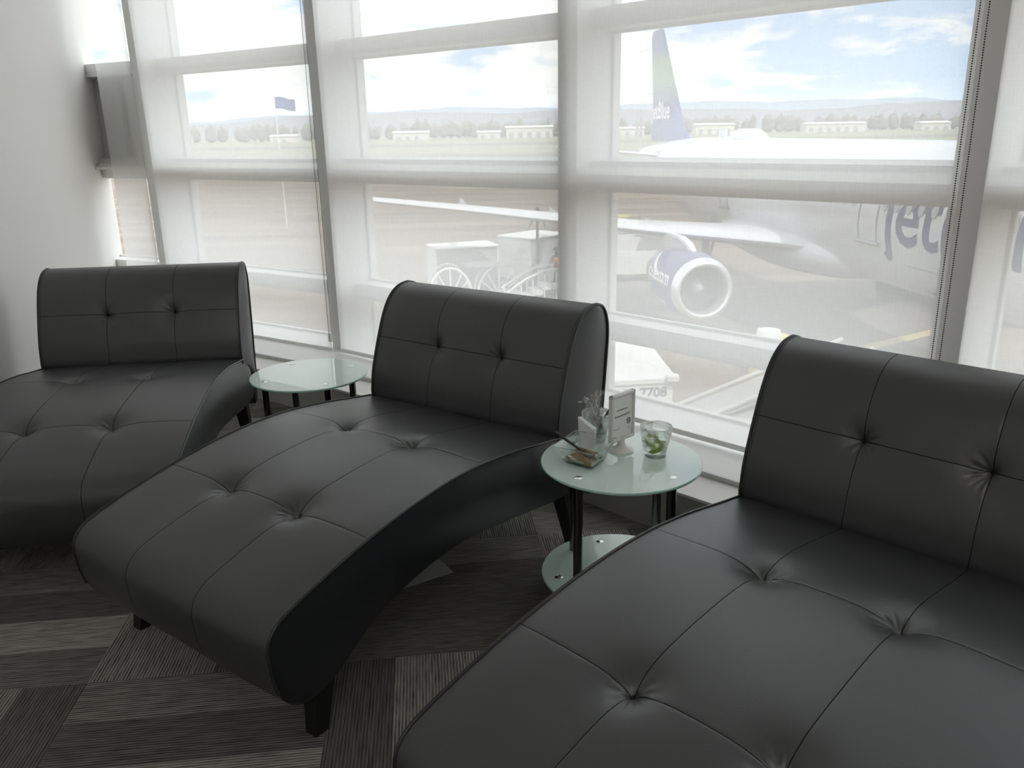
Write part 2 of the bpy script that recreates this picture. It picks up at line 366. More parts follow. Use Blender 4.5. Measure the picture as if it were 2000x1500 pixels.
for k in range(1, 7):              # mullions at the corners
    p = NODES[k]; e0 = (NODES[k] - NODES[k - 1]).normalized(); e1 = (NODES[k + 1] - NODES[k]).normalized() if k < 6 else e0
    e = (e0 + e1).normalized(); n = Vector((-e.y, e.x, 0))
    bm = bmesh.new(); pts = [p - e * .05, p + e * .05, p + e * .06 + n * .30, p - e * .06 + n * .30]
    prism(bm, [(q.x, q.y) for q in pts], .2, 2.98); bmesh.ops.recalc_face_normals(bm, faces=bm.faces)
    tag(obj('trim_%d' % (k + 4), bm, M_frame), kind='structure')

# fill panels added on the ceiling, out of view, to brighten the room
def emis(name, col, st):
    m = bpy.data.materials.new(name); t = nt(m); o = N(t, 'ShaderNodeOutputMaterial'); e = N(t, 'ShaderNodeEmission', ins={'Color': (*col, 1), 'Strength': st}); L(t, e.outputs[0], o.inputs[0]); return m
M_fill = emis('fill_panel_glow', (1, .98, .96), 3.2)
for lx_, ly_ in ((-.4, -1.6), (2.0, -1.6), (-.4, -3.6), (2.0, -3.6)):
    t = thing('added_fill_light', 'flat rectangular fill light added overhead, unseen behind the camera', 'fill light', (lx_, ly_, CEIL - .03), 0, 'added fill lights behind the camera')
    bxo('glow_panel', M_fill, (-.55, .55, -.28, .28, -.012, .0), t); bm = bmesh.new(); box(bm, -.6, .6, -.33, -.28, -.02, .03); box(bm, -.6, .6, .28, .33, -.02, .03); box(bm, -.6, -.55, -.28, .28, -.02, .03); box(bm, .55, .6, -.28, .28, -.02, .03); obj('frame', bm, M_frame, t)
# ------------------------------------------------------------------ roller blinds
def blind(label, i, s0, s1, zb=.215, chain=None, dd=-.03):
    a, b = NODES[i], NODES[i + 1]; e = (b - a).normalized(); n = Vector((-e.y, e.x, 0)); ln = (b - a).length
    o = a + n * dd
    t = thing('roller_blind', label, 'blind', (o.x, o.y, 0), math.atan2(e.y, e.x), 'roller blinds along the window wall')
    x0, x1 = s0, ln - s1
    bm = bmesh.new(); nx, nzz = 24, 40; vs = []
    for k in range(nzz + 1):
        z = zb + (2.93 - zb) * k / nzz; row = []
        for j in range(nx + 1):
            u = j / nx; x = x0 + (x1 - x0) * u
            row.append(bm.verts.new((x, .004 * math.sin(u * 5 + k * .12) * math.sin(PI * k / nzz), z)))
        vs.append(row)
    for k in range(nzz):
        for j in range(nx): bm.faces.new((vs[k][j], vs[k][j + 1], vs[k + 1][j + 1], vs[k + 1][j]))
    obj('fabric', bm, M_fabric, t, True)
    bm = bmesh.new(); box(bm, x0, x1, -.006, .006, zb - .006, zb + .016, bev=.003); obj('hem_bar', bm, M_sill, t)
    bm = bmesh.new(); tube(bm, [(x0 + .02, 0, 2.95), (x1 - .02, 0, 2.95)], .022, 20); obj('roller_tube', bm, M_alu, t, True)
    if chain is not None:
        bm = bmesh.new(); base = []
        for side, off in ((0, -.007), (1, .009)):
            nb = 380
            for q in range(nb):
                z = .30 + (2.9 - .30) * q / nb; x = x1 + chain + off * (1 + .6 * math.sin(z * 1.3))
                bmesh.ops.create_icosphere(bm, subdivisions=1, radius=.0026, matrix=Matrix.Translation((x, -.012, z)))
        obj('bead_chain', bm, M_beads, t, True)
        bm = bmesh.new(); box(bm, x1 + chain - .012, x1 + chain + .014, -.02, -.004, .255, .305, bev=.004); obj('chain_tensioner', bm, M_plastic_w, t)
    return t
blind('narrow grey screen blind at the far left, beside the white wall', 0, .21, .02)
blind('screen blind behind the left glass table, bead chain on its right edge', 1, .06, .022, zb=.20, chain=.004)
blind('screen blind behind the middle chaise, in front of the parked baggage carts', 2, .075, 0.004, dd=-.045)
blind('screen blind in front of the aircraft engine and tail fin, with a bead chain', 3, 0.004, .012, chain=.004, dd=-.05)
blind('screen blind at the far right edge of the photo, beyond the bare grey mullion', 4, .055, .04)
blind('screen blind two bays right of the aircraft engine, outside the photo', 5, .04, .05)

# ------------------------------------------------------------------ chaise longues
CW = .84
def catmull(p, per=12):
    out = []
    q = [p[0]] + list(p) + [p[-1]]
    for i in range(1, len(q) - 2):
        a, b, c, d = (Vector((*v, 0)) for v in q[i - 1:i + 3])
        for k in range(per):
            s = k / per
            v = .5 * ((2 * b) + (c - a) * s + (2 * a - 5 * b + 4 * c - d) * s * s + (3 * b - a - 3 * c + d) * s ** 3)
            out.append((v.x, v.y))
    out.append(p[-1]); return out
def arclen(p):
    s = [0]
    for a, b in zip(p[:-1], p[1:]): s.append(s[-1] + math.hypot(b[0] - a[0], b[1] - a[1]))
    return s
def sample(p, s, x):
    if x <= 0: return p[0]
    if x >= s[-1]: return p[-1]
    lo, hi = 0, len(s) - 1
    while hi - lo > 1:
        m = (lo + hi) // 2
        if s[m] <= x: lo = m
        else: hi = m
    f = (x - s[lo]) / max(1e-9, s[hi] - s[lo]); return (p[lo][0] + (p[hi][0] - p[lo][0]) * f, p[lo][1] + (p[hi][1] - p[lo][1]) * f)
def stations(L0, L1, step, fine):
    xs = set()
    n = int((L1 - L0) / step)
    for i in range(n + 1): xs.add(round(L0 + (L1 - L0) * i / n, 5))
    for c, rad, st in fine:
        k = int(rad / st)
        for i in range(-k, k + 1):
            v = round(c + i * st, 5)
            if L0 < v < L1: xs.add(v)
        xs.add(round(c, 5))
    xs = sorted(xs); out = [xs[0]]
    for v in xs[1:]:
        if v - out[-1] > .0008 or v == xs[-1]: out.append(v)
    return out
VB = (.327, .667)                    # lateral places of seams and buttons (from the right edge)
def cushion(name, T, B, s_btn, s_seams, parent, amp, dep):
    T = catmull(T); B = catmull(B); sT = arclen(T); sB = arclen(B); LT = sT[-1]
    vb = [v * CW for v in VB]
    ss = stations(0, LT, .014, [(x, .05, .0038) for x in s_btn] + [(x, .0043, .00105) for x in s_seams])
    vs_ = stations(0, CW, .014, [(x, .05, .0038) for x in vb] + [(x, .0043, .00105) for x in vb] + [(0, .02, .003), (CW, .02, .003)])
    bm = bmesh.new(); grid = []; k0 = len(ss)
    for s in ss:
        p = sample(T, sT, s); a = sample(T, sT, s - .004); b = sample(T, sT, s + .004)
        tx, tz = b[0] - a[0], b[1] - a[1]; l = math.hypot(tx, tz) or 1; nx_, nz_ = -tz / l, tx / l
        row = []
        for v in vs_:
            dm = min([abs(v - c) for c in vb] + [abs(s - c) for c in s_seams])
            edge = min(v, CW - v); es = min(s, LT - s)
            w = 1 - math.exp(-edge / .03); w *= min(1, es / .12)
            d = amp * (1 - math.exp(-dm / .003)) - amp
            d += .006 * (1 - math.exp(-edge / .10))
            for sb in s_btn:
                for c in vb:
                    r = math.hypot(s - sb, v - c)
                    if r < .25:
                        th = math.atan2(s - sb, v - c)
                        d -= dep * (.62 * math.exp(-r / .0135) + .38 * math.exp(-(r / .055) ** 2))
                        d += dep * .026 * (1.1 + math.sin(th + c * 7)) * math.cos(13 * th + 2.4 * math.sin(th * 2 + c * 9)) * math.exp(-((r - .027) / .017) ** 2)
            d += .0025 * math.sin(s * 9 + v * 5) * math.sin(v * 11 - s * 4)
            d *= w
            row.append(bm.verts.new((p[0] + nx_ * d, v, p[1] + nz_ * d)))
        grid.append(row)
    nv = len(vs_)
    for i in range(k0 - 1):
        for j in range(nv - 1):
            fc = bm.faces.new((grid[i][j], grid[i][j + 1], grid[i + 1][j + 1], grid[i + 1][j]))
            sm_, vm_ = (ss[i] + ss[i + 1]) / 2, (vs_[j] + vs_[j + 1]) / 2
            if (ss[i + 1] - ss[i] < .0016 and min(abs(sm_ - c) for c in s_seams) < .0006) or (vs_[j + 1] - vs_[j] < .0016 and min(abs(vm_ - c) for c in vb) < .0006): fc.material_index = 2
    # underside and side panels
    bs = [sample(B, sB, sB[-1] * s / LT) for s in ss]
    for j, sgn in ((0, -1), (nv - 1, 1)):
        y0 = 0 if j == 0 else CW; rows = []
        for i in range(k0):
            p = grid[i][j].co; q = bs[i]; row = [grid[i][j]]
            gap = math.hypot(p.x - q[0], p.z - q[1])
            for k in range(1, 7):
                f = k / 6; bu = .013 * math.sin(PI * min(1, f)) * min(1, gap / .12)
                row.append(bm.verts.new((p.x * (1 - f) + q[0] * f, y0 + sgn * bu, p.z * (1 - f) + q[1] * f)))
            rows.append(row)
        for i in range(k0 - 1):
            for k in range(6):
                f = (rows[i][k], rows[i][k + 1], rows[i + 1][k + 1], rows[i + 1][k])
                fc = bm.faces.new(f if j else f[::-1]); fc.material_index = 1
        if j == 0: r0 = rows
        else: r1 = rows
    for i in range(k0 - 1):
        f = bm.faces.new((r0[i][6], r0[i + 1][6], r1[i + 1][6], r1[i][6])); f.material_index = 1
    bmesh.ops.remove_doubles(bm, verts=[v for i in (0, k0 - 1) for v in grid[i] + r0[i][1:] + r1[i][1:]], dist=.0008)
    bmesh.ops.recalc_face_normals(bm, faces=bm.faces)
    o = obj(name, bm, None, parent, True, [M_leather, M_leather_shade, M_seam_shade_btn])
    return o, T, sT
def piping(T, sT, y, a, b, parent, r=.0042):
    pts = []
    n = 110
    for i in range(n + 1):
        s = a + (b - a) * i / n; p = sample(T, sT, s); pts.append((p[0], y, p[1]))
    bm = bmesh.new(); tube(bm, pts, r, 8); return obj('piping', bm, M_pipe, parent, True)
def seam_line(name, pts, parent):
    bm = bmesh.new(); tube(bm, pts, .0011, 5); return obj(name, bm, M_leg, parent)
seatT = [(-.272, .134), (-.307, .152), (-.335, .190), (-.350, .24), (-.355, .285), (-.356, .32), (-.346, .350), (-.318, .376), (-.28, .392), (-.234, .407), (-.16, .428), (-.07, .450), (.036, .471), (.136, .486), (.234, .496), (.32, .5), (.41, .499), (.51, .491), (.6, .480), (.7, .464), (.815, .447), (.90, .425), (.95, .385), (.968, .33), (.965, .27), (.94, .225)]
seatB = [(-.272, .134), (-.225, .134), (-.165, .155), (-.09, .20), (0, .245), (.14, .28), (.31, .295), (.52, .272), (.77, .237), (.94, .225)]
backT = [(1.0, .18), (.985, .24), (.965, .33), (.90, .385), (.83, .41), (.806, .455), (.808, .49), (.815, .54), (.832, .6), (.856, .67), (.884, .74), (.912, .79), (.945, .825), (.985, .846), (1.03, .852)]
backB = [(1.0, .18), (1.04, .20), (1.06, .3), (1.08, .42), (1.097, .55), (1.11, .66), (1.116, .72), (1.114, .77), (1.10, .81), (1.075, .838), (1.03, .852)]
def s_at(T, key, idx, after=0):       # arc length where a coordinate reaches a value
    T = catmull(T); s = arclen(T)
    for i in range(len(T) - 1):
        if s[i] > after and (T[i][idx] - key) * (T[i + 1][idx] - key) <= 0: return s[i]
def make_chaise(label, x, y, az):
    # local +x = length towards the headrest, +y = from right edge to left edge
    lx = dir_az(az - 90)
    t = thing('chaise_longue', label, 'chaise longue', (x, y, 0), math.atan2(lx.y, lx.x), 'black tufted chaise longues by the window')
    s1 = s_at(seatT, -.03, 0, .35); s2 = s_at(seatT, .42, 0, .35)
    seat, T, sT = cushion('seat', seatT, seatB, (s1, s2), (s1, s2), t, .0011, .040)
    for yy in (-.0025, CW + .0025): piping(T, sT, yy, .10, sT[-1] - .12, seat)
    sb = s_at(backT, .672, 1, .3)
    back, Tb, sTb = cushion('backrest', backT, backB, (sb,), (sb,), t, .0011, .035)
    # piping runs up the front edge and over the top
    loop = catmull(backT) + catmull(backB)[::-1]; sl = arclen(loop)
    for yy in (-.0025, CW + .0025):
        piping(loop, sl, yy, .34, sl[-1] - .12, back, .0045)
        piping([(p[0] , p[1]) for p in loop], sl, yy + (.010 if yy < 0 else -.010), .34, .34 + .62, back, .0012)
    def btn(T_, sT_, s, v, par, dep):
        p = sample(T_, sT_, s); a = sample(T_, sT_, s - .004); b = sample(T_, sT_, s + .004)
        tx, tz = b[0] - a[0], b[1] - a[1]; l = math.hypot(tx, tz); nx_, nz_ = -tz / l, tx / l
        bm = bmesh.new(); bmesh.ops.create_uvsphere(bm, u_segments=16, v_segments=8, radius=.011, matrix=Matrix.Translation((p[0] - nx_ * dep, v * CW, p[1] - nz_ * dep)))
        obj('button', bm, M_seam_shade_btn, par, True)
    for v in VB:
        btn(T, sT, s1, v, seat, .038); btn(T, sT, s2, v, seat, .038); btn(Tb, sTb, sb, v, back, .033)
    for ux, tx, zt in ((-.215, -.180, .17), (.96, .90, .25)):
        for side in (0, 1):
            ya, yb = (.018, .068) if side == 0 else (CW - .048, CW + .002)
            bm = bmesh.new(); c = []
            yt = .004 if side == 0 else -.004
            for z, xc, w, dy in ((0, ux, .020, -yt), (zt, tx, .032, yt * 2)):
                c.append([bm.verts.new(v) for v in ((xc - w, ya + dy + (.006 if z == 0 else -.004), z), (xc + w, ya + dy + (.006 if z == 0 else -.004), z), (xc + w, yb + dy - (.006 if z == 0 else -.004), z), (xc - w, yb + dy - (.006 if z == 0 else -.004), z))])
            bm.faces.new(c[0][::-1]); bm.faces.new(c[1])
            for i in range(4): bm.faces.new((c[0][i], c[0][(i + 1) % 4], c[1][(i + 1) % 4], c[1][i]))
            obj('leg', bm, M_leg, t)
    return t
def children(o): return [c for c in bpy.data.objects if c.parent == o]
def copy_tree(o, parent=None):
    c = o.copy(); COL.objects.link(c); c.parent = parent
    for ch in children(o): copy_tree(ch, c)
    return c
ch = make_chaise('black leather chaise longue in the middle, between the two glass tables', -.336, 1.82, 126.57)
for lab, x, y, az in (('black leather chaise longue at the far left, its side against the white wall', -1.117, 2.717, 83.67),
                      ('black leather chaise longue at the right, nearest the camera and cut off by the frame', .618, .844, 135.83)):
    c = copy_tree(ch); lx = dir_az(az - 90); c.location = (x, y, 0); c.rotation_euler = (0, 0, math.atan2(lx.y, lx.x)); c['label'] = lab

# ------------------------------------------------------------------ side tables
def make_table(label, x, y, rot):
    t = thing('side_table', label, 'table', (x, y, 0), rot, 'round glass side tables')
    def disc(name, z0, z1):
        bm = bmesh.new(); R = .2375; b = .0022
        lathe(bm, [(R - b, z0), (R, z0 + b), (R, z1 - b), (R - b, z1)], 96, cap0=True, cap1=True)
        o = obj(name, bm, None, t, False, [M_mint, M_mintedge])
        for f in o.data.polygons:
            if abs(f.normal.z) < .9: f.material_index = 1
        return o
    top = disc('table_top', .456, .464); low = disc('lower_shelf', .088, .096)
    for k in range(4):
        a = math.radians(45 + 90 * k); px, py = .186 * math.cos(a), .186 * math.sin(a)
        bm = bmesh.new(); lathe(bm, [(.014, .096), (.014, .456)], 24, px, py, True, True); lg = obj('leg', bm, M_chrome, t, True)
        bm = bmesh.new(); lathe(bm, [(.0125, .464), (.0125, .4648), (.010, .4660), (.0, .4664)], 24, px, py); obj('bolt_cap', bm, M_cap, top, True)
        a2 = a + math.radians(-32); qx, qy = .190 * math.cos(a2), .190 * math.sin(a2)
        bm = bmesh.new(); lathe(bm, [(.0125, .096), (.0125, .0968), (.010, .0980), (.0, .0984)], 24, qx, qy); obj('bolt_cap', bm, M_cap, low, True)
        bm = bmesh.new(); lathe(bm, [(.017, 0), (.017, .012), (.013, .02), (.013, .088)], 20, qx, qy, True, True); obj('foot', bm, M_chrome, t, True)
    return t
make_table('round mint glass side table on the left with nothing on it, by the left chaise', -.833, 3.22, math.radians(-10))
TX, TY = .318, 2.243
make_table('round mint glass side table on the right holding a sign, bowl and glasses', TX, TY, math.radians(-2))
TZ = .464

# ------------------------------------------------------------------ things on the right table
# sign holder
t = thing('sign_holder', 'white plastic sign holder standing on the right glass table', 'sign holder', (.329, 2.315, TZ))
sr = math.radians(90 - 47)           # width direction azimuth 47
bm = bmesh.new(); lathe(bm, [(.0375, 0), (.0385, .003), (.036, .006), (.026, .009), (.016, .016), (.0105, .028), (.0095, .040), (.012, .046)], 48, 0, 0, True, True); obj('stand', bm, M_plastic_w, t, True)
fw, fz0, fz1 = .0545, .036, .186
# frame is tilted to face the camera side
def plate(name, x0, x1, y0, y1, z0, z1, m, par, bev=.002, rot=sr):
    bm = bmesh.new(); box(bm, x0, x1, y0, y1, z0, z1, bev=bev); o = obj(name, bm, m, par); o.rotation_euler = (0, 0, rot); return o
fr = thing('frame_holder', None, None); bpy.data.objects.remove(fr)
bm = bmesh.new()
b_ = .010
for d in ((-fw, fw, -.008, .008, fz0, fz0 + b_), (-fw, fw, -.008, .008, fz1 - b_, fz1), (-fw, -fw + b_, -.008, .008, fz0, fz1), (fw - b_, fw, -.008, .008, fz0, fz1)): box(bm, *d, bev=.003)
o = obj('frame', bm, M_plastic_w, t); o.rotation_euler = (0, 0, sr)
card = plate('card', -fw + b_, fw - b_, -.003, .001, fz0 + b_, fz1 - b_, M_paper, t, 0)
def put_text(body, size, x, z, par, y=-.0036, m=M_ink, name='lettering', slant=0):
    bm = text_bm(body, size)
    for v in bm.verts: v.co = Vector((x + v.co.x, y, z + v.co.y))
    return obj(name, bm, m, par)
put_text('WIFI PASSWORD', .0068, -.030, .132, card); put_text('Summertime2018', .0098, -.038, .113, card)
bm = bmesh.new(); pts = [(.028 + .0085 * math.cos(a * PI / 12), -.0037, .092 + .0095 * math.sin(a * PI / 12)) for a in range(24)]
tube(bm, pts, .0009, 6, closed=True); tube(bm, [(.022, -.0037, .097), (.028, -.0037, .090), (.034, -.0037, .098)], .0008, 5); tube(bm, [(.024, -.0037, .087), (.030, -.0037, .094), (.032, -.0037, .086)], .0007, 5)
obj('round_emblem', bm, M_ink, card)
bm = bmesh.new(); box(bm, -.040, -.012, -.0037, -.0030, .0755, .0763); obj('ruled_line', bm, M_ink, card)
bm = bmesh.new(); box(bm, .023, .034, -.0037, -.0030, .072, .0727); box(bm, .024, .033, -.0037, -.0030, .067, .0677); obj('ruled_line', bm, M_ink, card)
bm = bmesh.new(); box(bm, -fw + b_, fw - b_, -.0052, -.0045, fz0 + b_, fz1 - b_); o = obj('clear_cover', bm, thin('clear_cover_sheet', .25), t); o.rotation_euler = (0, 0, sr)

# square glass bowl
bowl_c = Vector((.212, 2.238)); 
R_rim = [(.112, 2.228), (.238, 2.154), (.311, 2.284), (.193, 2.358)]; R_base = [(.150, 2.222), (.223, 2.164), (.268, 2.232), (.196, 2.294)]
t = thing('glass_bowl', 'square clear glass bowl with flared sides on the right glass table', 'bowl', (.211, 2.240, TZ))
def ring4(pts, z, k=1.0, inset=0, r=.10):
    c = sum((Vector(p) for p in pts), Vector((0, 0))) / 4; out = []
    for i in range(4):
        p = Vector(pts[i]); a = Vector(pts[i - 1]); b = Vector(pts[(i + 1) % 4])
        for q in range(5):
            f = q / 4; s0 = p + (a - p) * r * (1 - f); s1 = p + (b - p) * r * f
            v = s0 * (1 - f) + s1 * f + (p - (s0 * (1 - f) + s1 * f)) * .35
            d = v - c; v = c + d * (1 - inset / d.length); out.append((v.x - .211, v.y - 2.240, z))
    return out
bm = bmesh.new(); rings = [ring4(R_base, 0, inset=.006), ring4(R_base, .004), ring4(R_rim, .052), ring4(R_rim, .054, inset=.0015), ring4(R_rim, .053, inset=.0035), ring4(R_base, .010, inset=.003), ring4(R_base, .008, inset=.010)]
rv = [[bm.verts.new(p) for p in r] for r in rings]
for a, b in zip(rv[:-1], rv[1:]):
    for i in range(20): bm.faces.new((a[i], a[(i + 1) % 20], b[(i + 1) % 20], b[i]))
bm.faces.new(rv[0][::-1]); bm.faces.new(rv[-1]); bmesh.ops.recalc_face_normals(bm, faces=bm.faces)
obj('bowl_body', bm, M_glass, t, False)
bm = bmesh.new(); tube(bm, ring4(R_rim, .0535, inset=.0015), .0014, 8, closed=True); obj('rim', bm, M_rimglass, t, True)
def mixr(f): return [(b[0] * (1 - f) + r[0] * f, b[1] * (1 - f) + r[1] * f) for b, r in zip(R_base, R_rim)]
bm = bmesh.new(); lo = ring4(mixr(.03), .0105, inset=.006); hi = ring4(mixr(.16), .020, inset=.0055)
A = [bm.verts.new(p) for p in lo]; B = [bm.verts.new(p) for p in hi]; bm.faces.new(A[::-1])
for i in range(20): bm.faces.new((A[i], A[(i + 1) % 20], B[(i + 1) % 20], B[i]))
prev = B
for k in range(1, 6):
    f = 1 - k / 6; ring = []
    for i, p in enumerate(hi):
        h = .020 + .007 * (1 - f) + .003 * math.sin(i * 2.1 + k * 1.7); ring.append(bm.verts.new((p[0] * f + .002 * (1 - f), p[1] * f, h)))
    for i in range(20): bm.faces.new((prev[i], prev[(i + 1) % 20], ring[(i + 1) % 20], ring[i]))
    prev = ring
bm.faces.new(prev)
o = obj('leftover_dessert', bm, M_sauce, None, True); o.location = (.211, 2.240, TZ); tag(o, 'brown leftover dessert sauce smeared in the bottom of the glass bowl', 'food', kind='stuff')

def cutlery(name, label, a, b, bowl_dir, par=None, lean=0):
    # handle from a (free end) to b (neck), then the spoon/fork head continuing along bowl_dir
    t = thing(name, label, 'fork', a)
    A = Vector(a); pts = [Vector(b) * k / 8 + A * (1 - k / 8) - A for k in range(9)]
    bm = bmesh.new(); tube(bm, pts, [.0034 + .0014 * (1 - k / 8) for k in range(9)], 8); obj('handle', bm, M_fork, t, True)
    d = Vector(bowl_dir).normalized(); s = d.cross(Vector((0, 0, 1))).normalized(); u = s.cross(d)
    bm = bmesh.new(); P = pts[-1]; prof = [(0, .0028, 0), (.010, .005, -.002), (.020, .010, -.005), (.032, .0115, -.006), (.042, .010, -.004)]
    rows = []
    for x, w, h in prof:
        rows.append([bm.verts.new(P + d * x + s * (w * q) + u * (h + .004 * q * q + e)) for e in (.0008, -.0008) for q in ((-1, -.5, 0, .5, 1) if e > 0 else (1, .5, 0, -.5, -1))])
    for r0_, r1_ in zip(rows[:-1], rows[1:]):
        for i in range(10): bm.faces.new((r0_[i], r0_[(i + 1) % 10], r1_[(i + 1) % 10], r1_[i]))
    bm.faces.new(rows[0][::-1]); bm.faces.new(rows[-1])
    for q in (-.75, -.25, .25, .75):
        p0 = P + d * .041 + s * (.010 * q) - u * .003; p1 = P + d * .058 + s * (.009 * q) + u * .0005
        tube(bm, [p0, (p0 + p1) / 2, p1], [.0016, .0013, .0006], 6)
    bmesh.ops.recalc_face_normals(bm, faces=bm.faces)
    obj('tines', bm, M_fork, t, True)
cutlery('plastic_fork', 'black plastic fork resting in the square glass bowl', (.125, 2.262, .548), (.203, 2.222, .502), (.045, -.012, -.014))

# folded white card standing behind the bowl
t = thing('folded_napkin', 'white folded paper napkin standing upright behind the glass bowl', 'napkin', (.222, 2.345, TZ))
bm = bmesh.new()
lft, rgt, bk = Vector((-.022, .022)), Vector((.012, -.030)), Vector((.028, -.012))
def q3(p, z): return (p.x, p.y, z)
vs = [bm.verts.new(q3(p, z)) for p, z in ((lft * .8, 0), (rgt, 0), (bk, 0), (lft * .8 + Vector((.012, .010)), 0), (lft, .094), (rgt + Vector((.006, .003)), .070), (bk + Vector((.006, .003)), .067), (lft + Vector((.012, .010)), .092))]
for f in ((3, 2, 1, 0), (4, 5, 6, 7), (0, 1, 5, 4), (1, 2, 6, 5), (2, 3, 7, 6), (3, 0, 4, 7)): bm.faces.new([vs[i] for i in f])
bmesh.ops.bevel(bm, geom=list(bm.edges), offset=.0012, segments=2, affect='EDGES')
obj('folded_sheet', bm, M_paper, t)
bm = bmesh.new(); tube(bm, [(rgt.x + .010, rgt.y + .008, .003), (rgt.x + .013, rgt.y + .009, .066)], .0016, 6); obj('fold', bm, M_paper, t)

def tumbler(name, label, x, y, R1, R0_, H, facets=10, group=None):
    t = thing(name, label, 'glass', (x, y, TZ), group=group)
    def fr(a, r, z):
        if z > H * .62 or r < R0_ * .5: return 1
        k = 1 if z < H * .50 else (H * .62 - z) / (H * .12)
        s = 2 * PI / facets; b = (a % s) - s / 2
        return 1 + k * (math.cos(PI / facets) / math.cos(b) - 1) * .9
    mid = R0_ + (R1 - R0_) * .55
    prof = [(0, 0), (R0_ * .93, 0), (R0_, .003), (R0_ * 1.04, H * .10), (mid * .99, H * .46), (mid * 1.035, H * .52), (mid * 1.03, H * .58), (R1 * .965, H * .75), (R1, H - .001), (R1 - .0010, H), (R1 - .0016, H - .001), (R1 * .965 - .0016, H * .75), (mid * 1.03 - .002, H * .58), (mid * .99 - .0024, H * .48), (R0_ * 1.0 - .004, H * .20), (R0_ * .8, H * .155), (0, H * .15)]
    bm = bmesh.new(); lathe(bm, prof, 60, fr=fr); bmesh.ops.remove_doubles(bm, verts=bm.verts, dist=1e-5); bmesh.ops.recalc_face_normals(bm, faces=bm.faces)
    obj('glass_wall', bm, M_glass, t, True)
    bm = bmesh.new(); tube(bm, [((R1 - .0008) * math.cos(2 * PI * k / 60), (R1 - .0008) * math.sin(2 * PI * k / 60), H) for k in range(60)], .0012, 8, closed=True); obj('rim', bm, M_rimglass, t, True)
    return t
gx, gy = .425, 2.270
tumbler('drinking_glass', 'short faceted glass tumbler with lime wedges at the right of the table', gx, gy, .0475, .033, .094)
bm = bmesh.new(); lathe(bm, [(0, TZ + .0150), (.024, TZ + .0152), (.0262, TZ + .019), (.0300, TZ + .030), (0, TZ + .030)], 40, gx, gy); bmesh.ops.remove_doubles(bm, verts=bm.verts, dist=1e-5)
tag(obj('melted_drink', bm, M_drink, None, True), 'clear liquid left in the bottom of the lime tumbler', 'drink')
def wedge(label, x, y, z, rot, sc=1.0):
    t = thing('lime_wedge', label, 'lime', (gx + x, gy + y, TZ + z), group='lime wedges in the tumbler'); t.rotation_euler = rot
    n = 12; R = .021 * sc; bm = bmesh.new(); a0, a1 = -.55, .55
    P = []
    for i in range(n + 1):
        ph = PI * i / n; row = []
        for j in range(5):
            a = a0 + (a1 - a0) * j / 4; row.append(bm.verts.new((R * 1.25 * math.cos(ph), R * .9 * math.sin(ph) * math.sin(a), R * .9 * math.sin(ph) * math.cos(a))))
        P.append(row)
    for i in range(n):
        for j in range(4): bm.faces.new((P[i][j], P[i + 1][j], P[i + 1][j + 1], P[i][j + 1]))
    bmesh.ops.remove_doubles(bm, verts=bm.verts, dist=1e-5); bmesh.ops.recalc_face_normals(bm, faces=bm.faces); obj('peel', bm, M_lime, t, True)
    bm = bmesh.new()
    for a in (a0, a1):
        c = bm.verts.new((0, 0, 0)); rim = [bm.verts.new((R * 1.2 * math.cos(PI * i / n), R * .86 * math.sin(PI * i / n) * math.sin(a), R * .86 * math.sin(PI * i / n) * math.cos(a))) for i in range(n + 1)]
        for i in range(n): bm.faces.new((c, rim[i], rim[i + 1]))
    bmesh.ops.recalc_face_normals(bm, faces=bm.faces); obj('flesh', bm, M_limef, t)
wedge('lime wedge lying lowest in the tumbler, green peel towards the camera', -.002, -.013, .034, (1.9, -.45, .25))
wedge('lime wedge leaning against the left side of the tumbler, behind the lowest wedge', -.014, .004, .040, (1.4, .5, -.5), .85)
wedge('pale lime wedge at the back of the tumbler with its flesh showing', -.006, .013, .050, (-1.0, .3, .4), .85)
wedge('lime wedge at the top right under the black straw in the tumbler', .014, .007, .046, (1.7, .15, -.2), .75)
bm = bmesh.new(); tube(bm, [(gx - .035, gy - .006, TZ + .089), (gx + .004, gy - .001, TZ + .052)], .0014, 8)
tag(obj('cocktail_straw', bm, M_fork), 'thin black cocktail straw leaning in the lime tumbler', 'straw')

tumbler('drinking_glass', 'tumbler holding a crumpled clear wrapper, half hidden behind the sign holder', .262, 2.405, .0465, .031, .094)
bm = bmesh.new(); lathe(bm, [(0, .0150), (.024, .0152), (.0262, .019), (.0295, .036), (0, .036)], 40); bmesh.ops.remove_doubles(bm, verts=bm.verts, dist=1e-5)
o = tag(obj('melted_drink', bm, M_drink, None, True), 'clear liquid in the tumbler behind the sign holder', 'drink'); o.location = (.262, 2.405, TZ)
cutlery('plastic_fork', 'black plastic fork leaning in the tumbler behind the sign holder', (.325, 2.425, .590), (.285, 2.408, .535), (-.012, -.004, -.03))
t = thing('plastic_wrapper', 'crumpled clear plastic wrapper sticking out of the tumbler', 'wrapper', (.250, 2.405, TZ + .036))
for k in range(3):
    bm = bmesh.new(); rnd = random.Random(40 + k); rows = []
    for i in range(15):
        z = i / 14 * (.100 + .014 * k); w = .013 + .004 * math.sin(i * .9 + k); row = []
        for j in range(7):
            u = (j / 6 - .5) * 2; row.append(bm.verts.new((u * w + (k - 1) * .010 + rnd.uniform(-.0025, .0025) - (.02 * max(0, (z - .085) / .03) if k == 0 else -.006 * k), rnd.uniform(-.005, .005) + .004 * k, z + rnd.uniform(-.002, .002))))
        rows.append(row)
    for i in range(14):
        for j in range(6): bm.faces.new((rows[i][j], rows[i][j + 1], rows[i + 1][j + 1], rows[i + 1][j]))
    obj('film_fold', bm, M_film, t)
bm = bmesh.new(); rnd = random.Random(5); rows = []
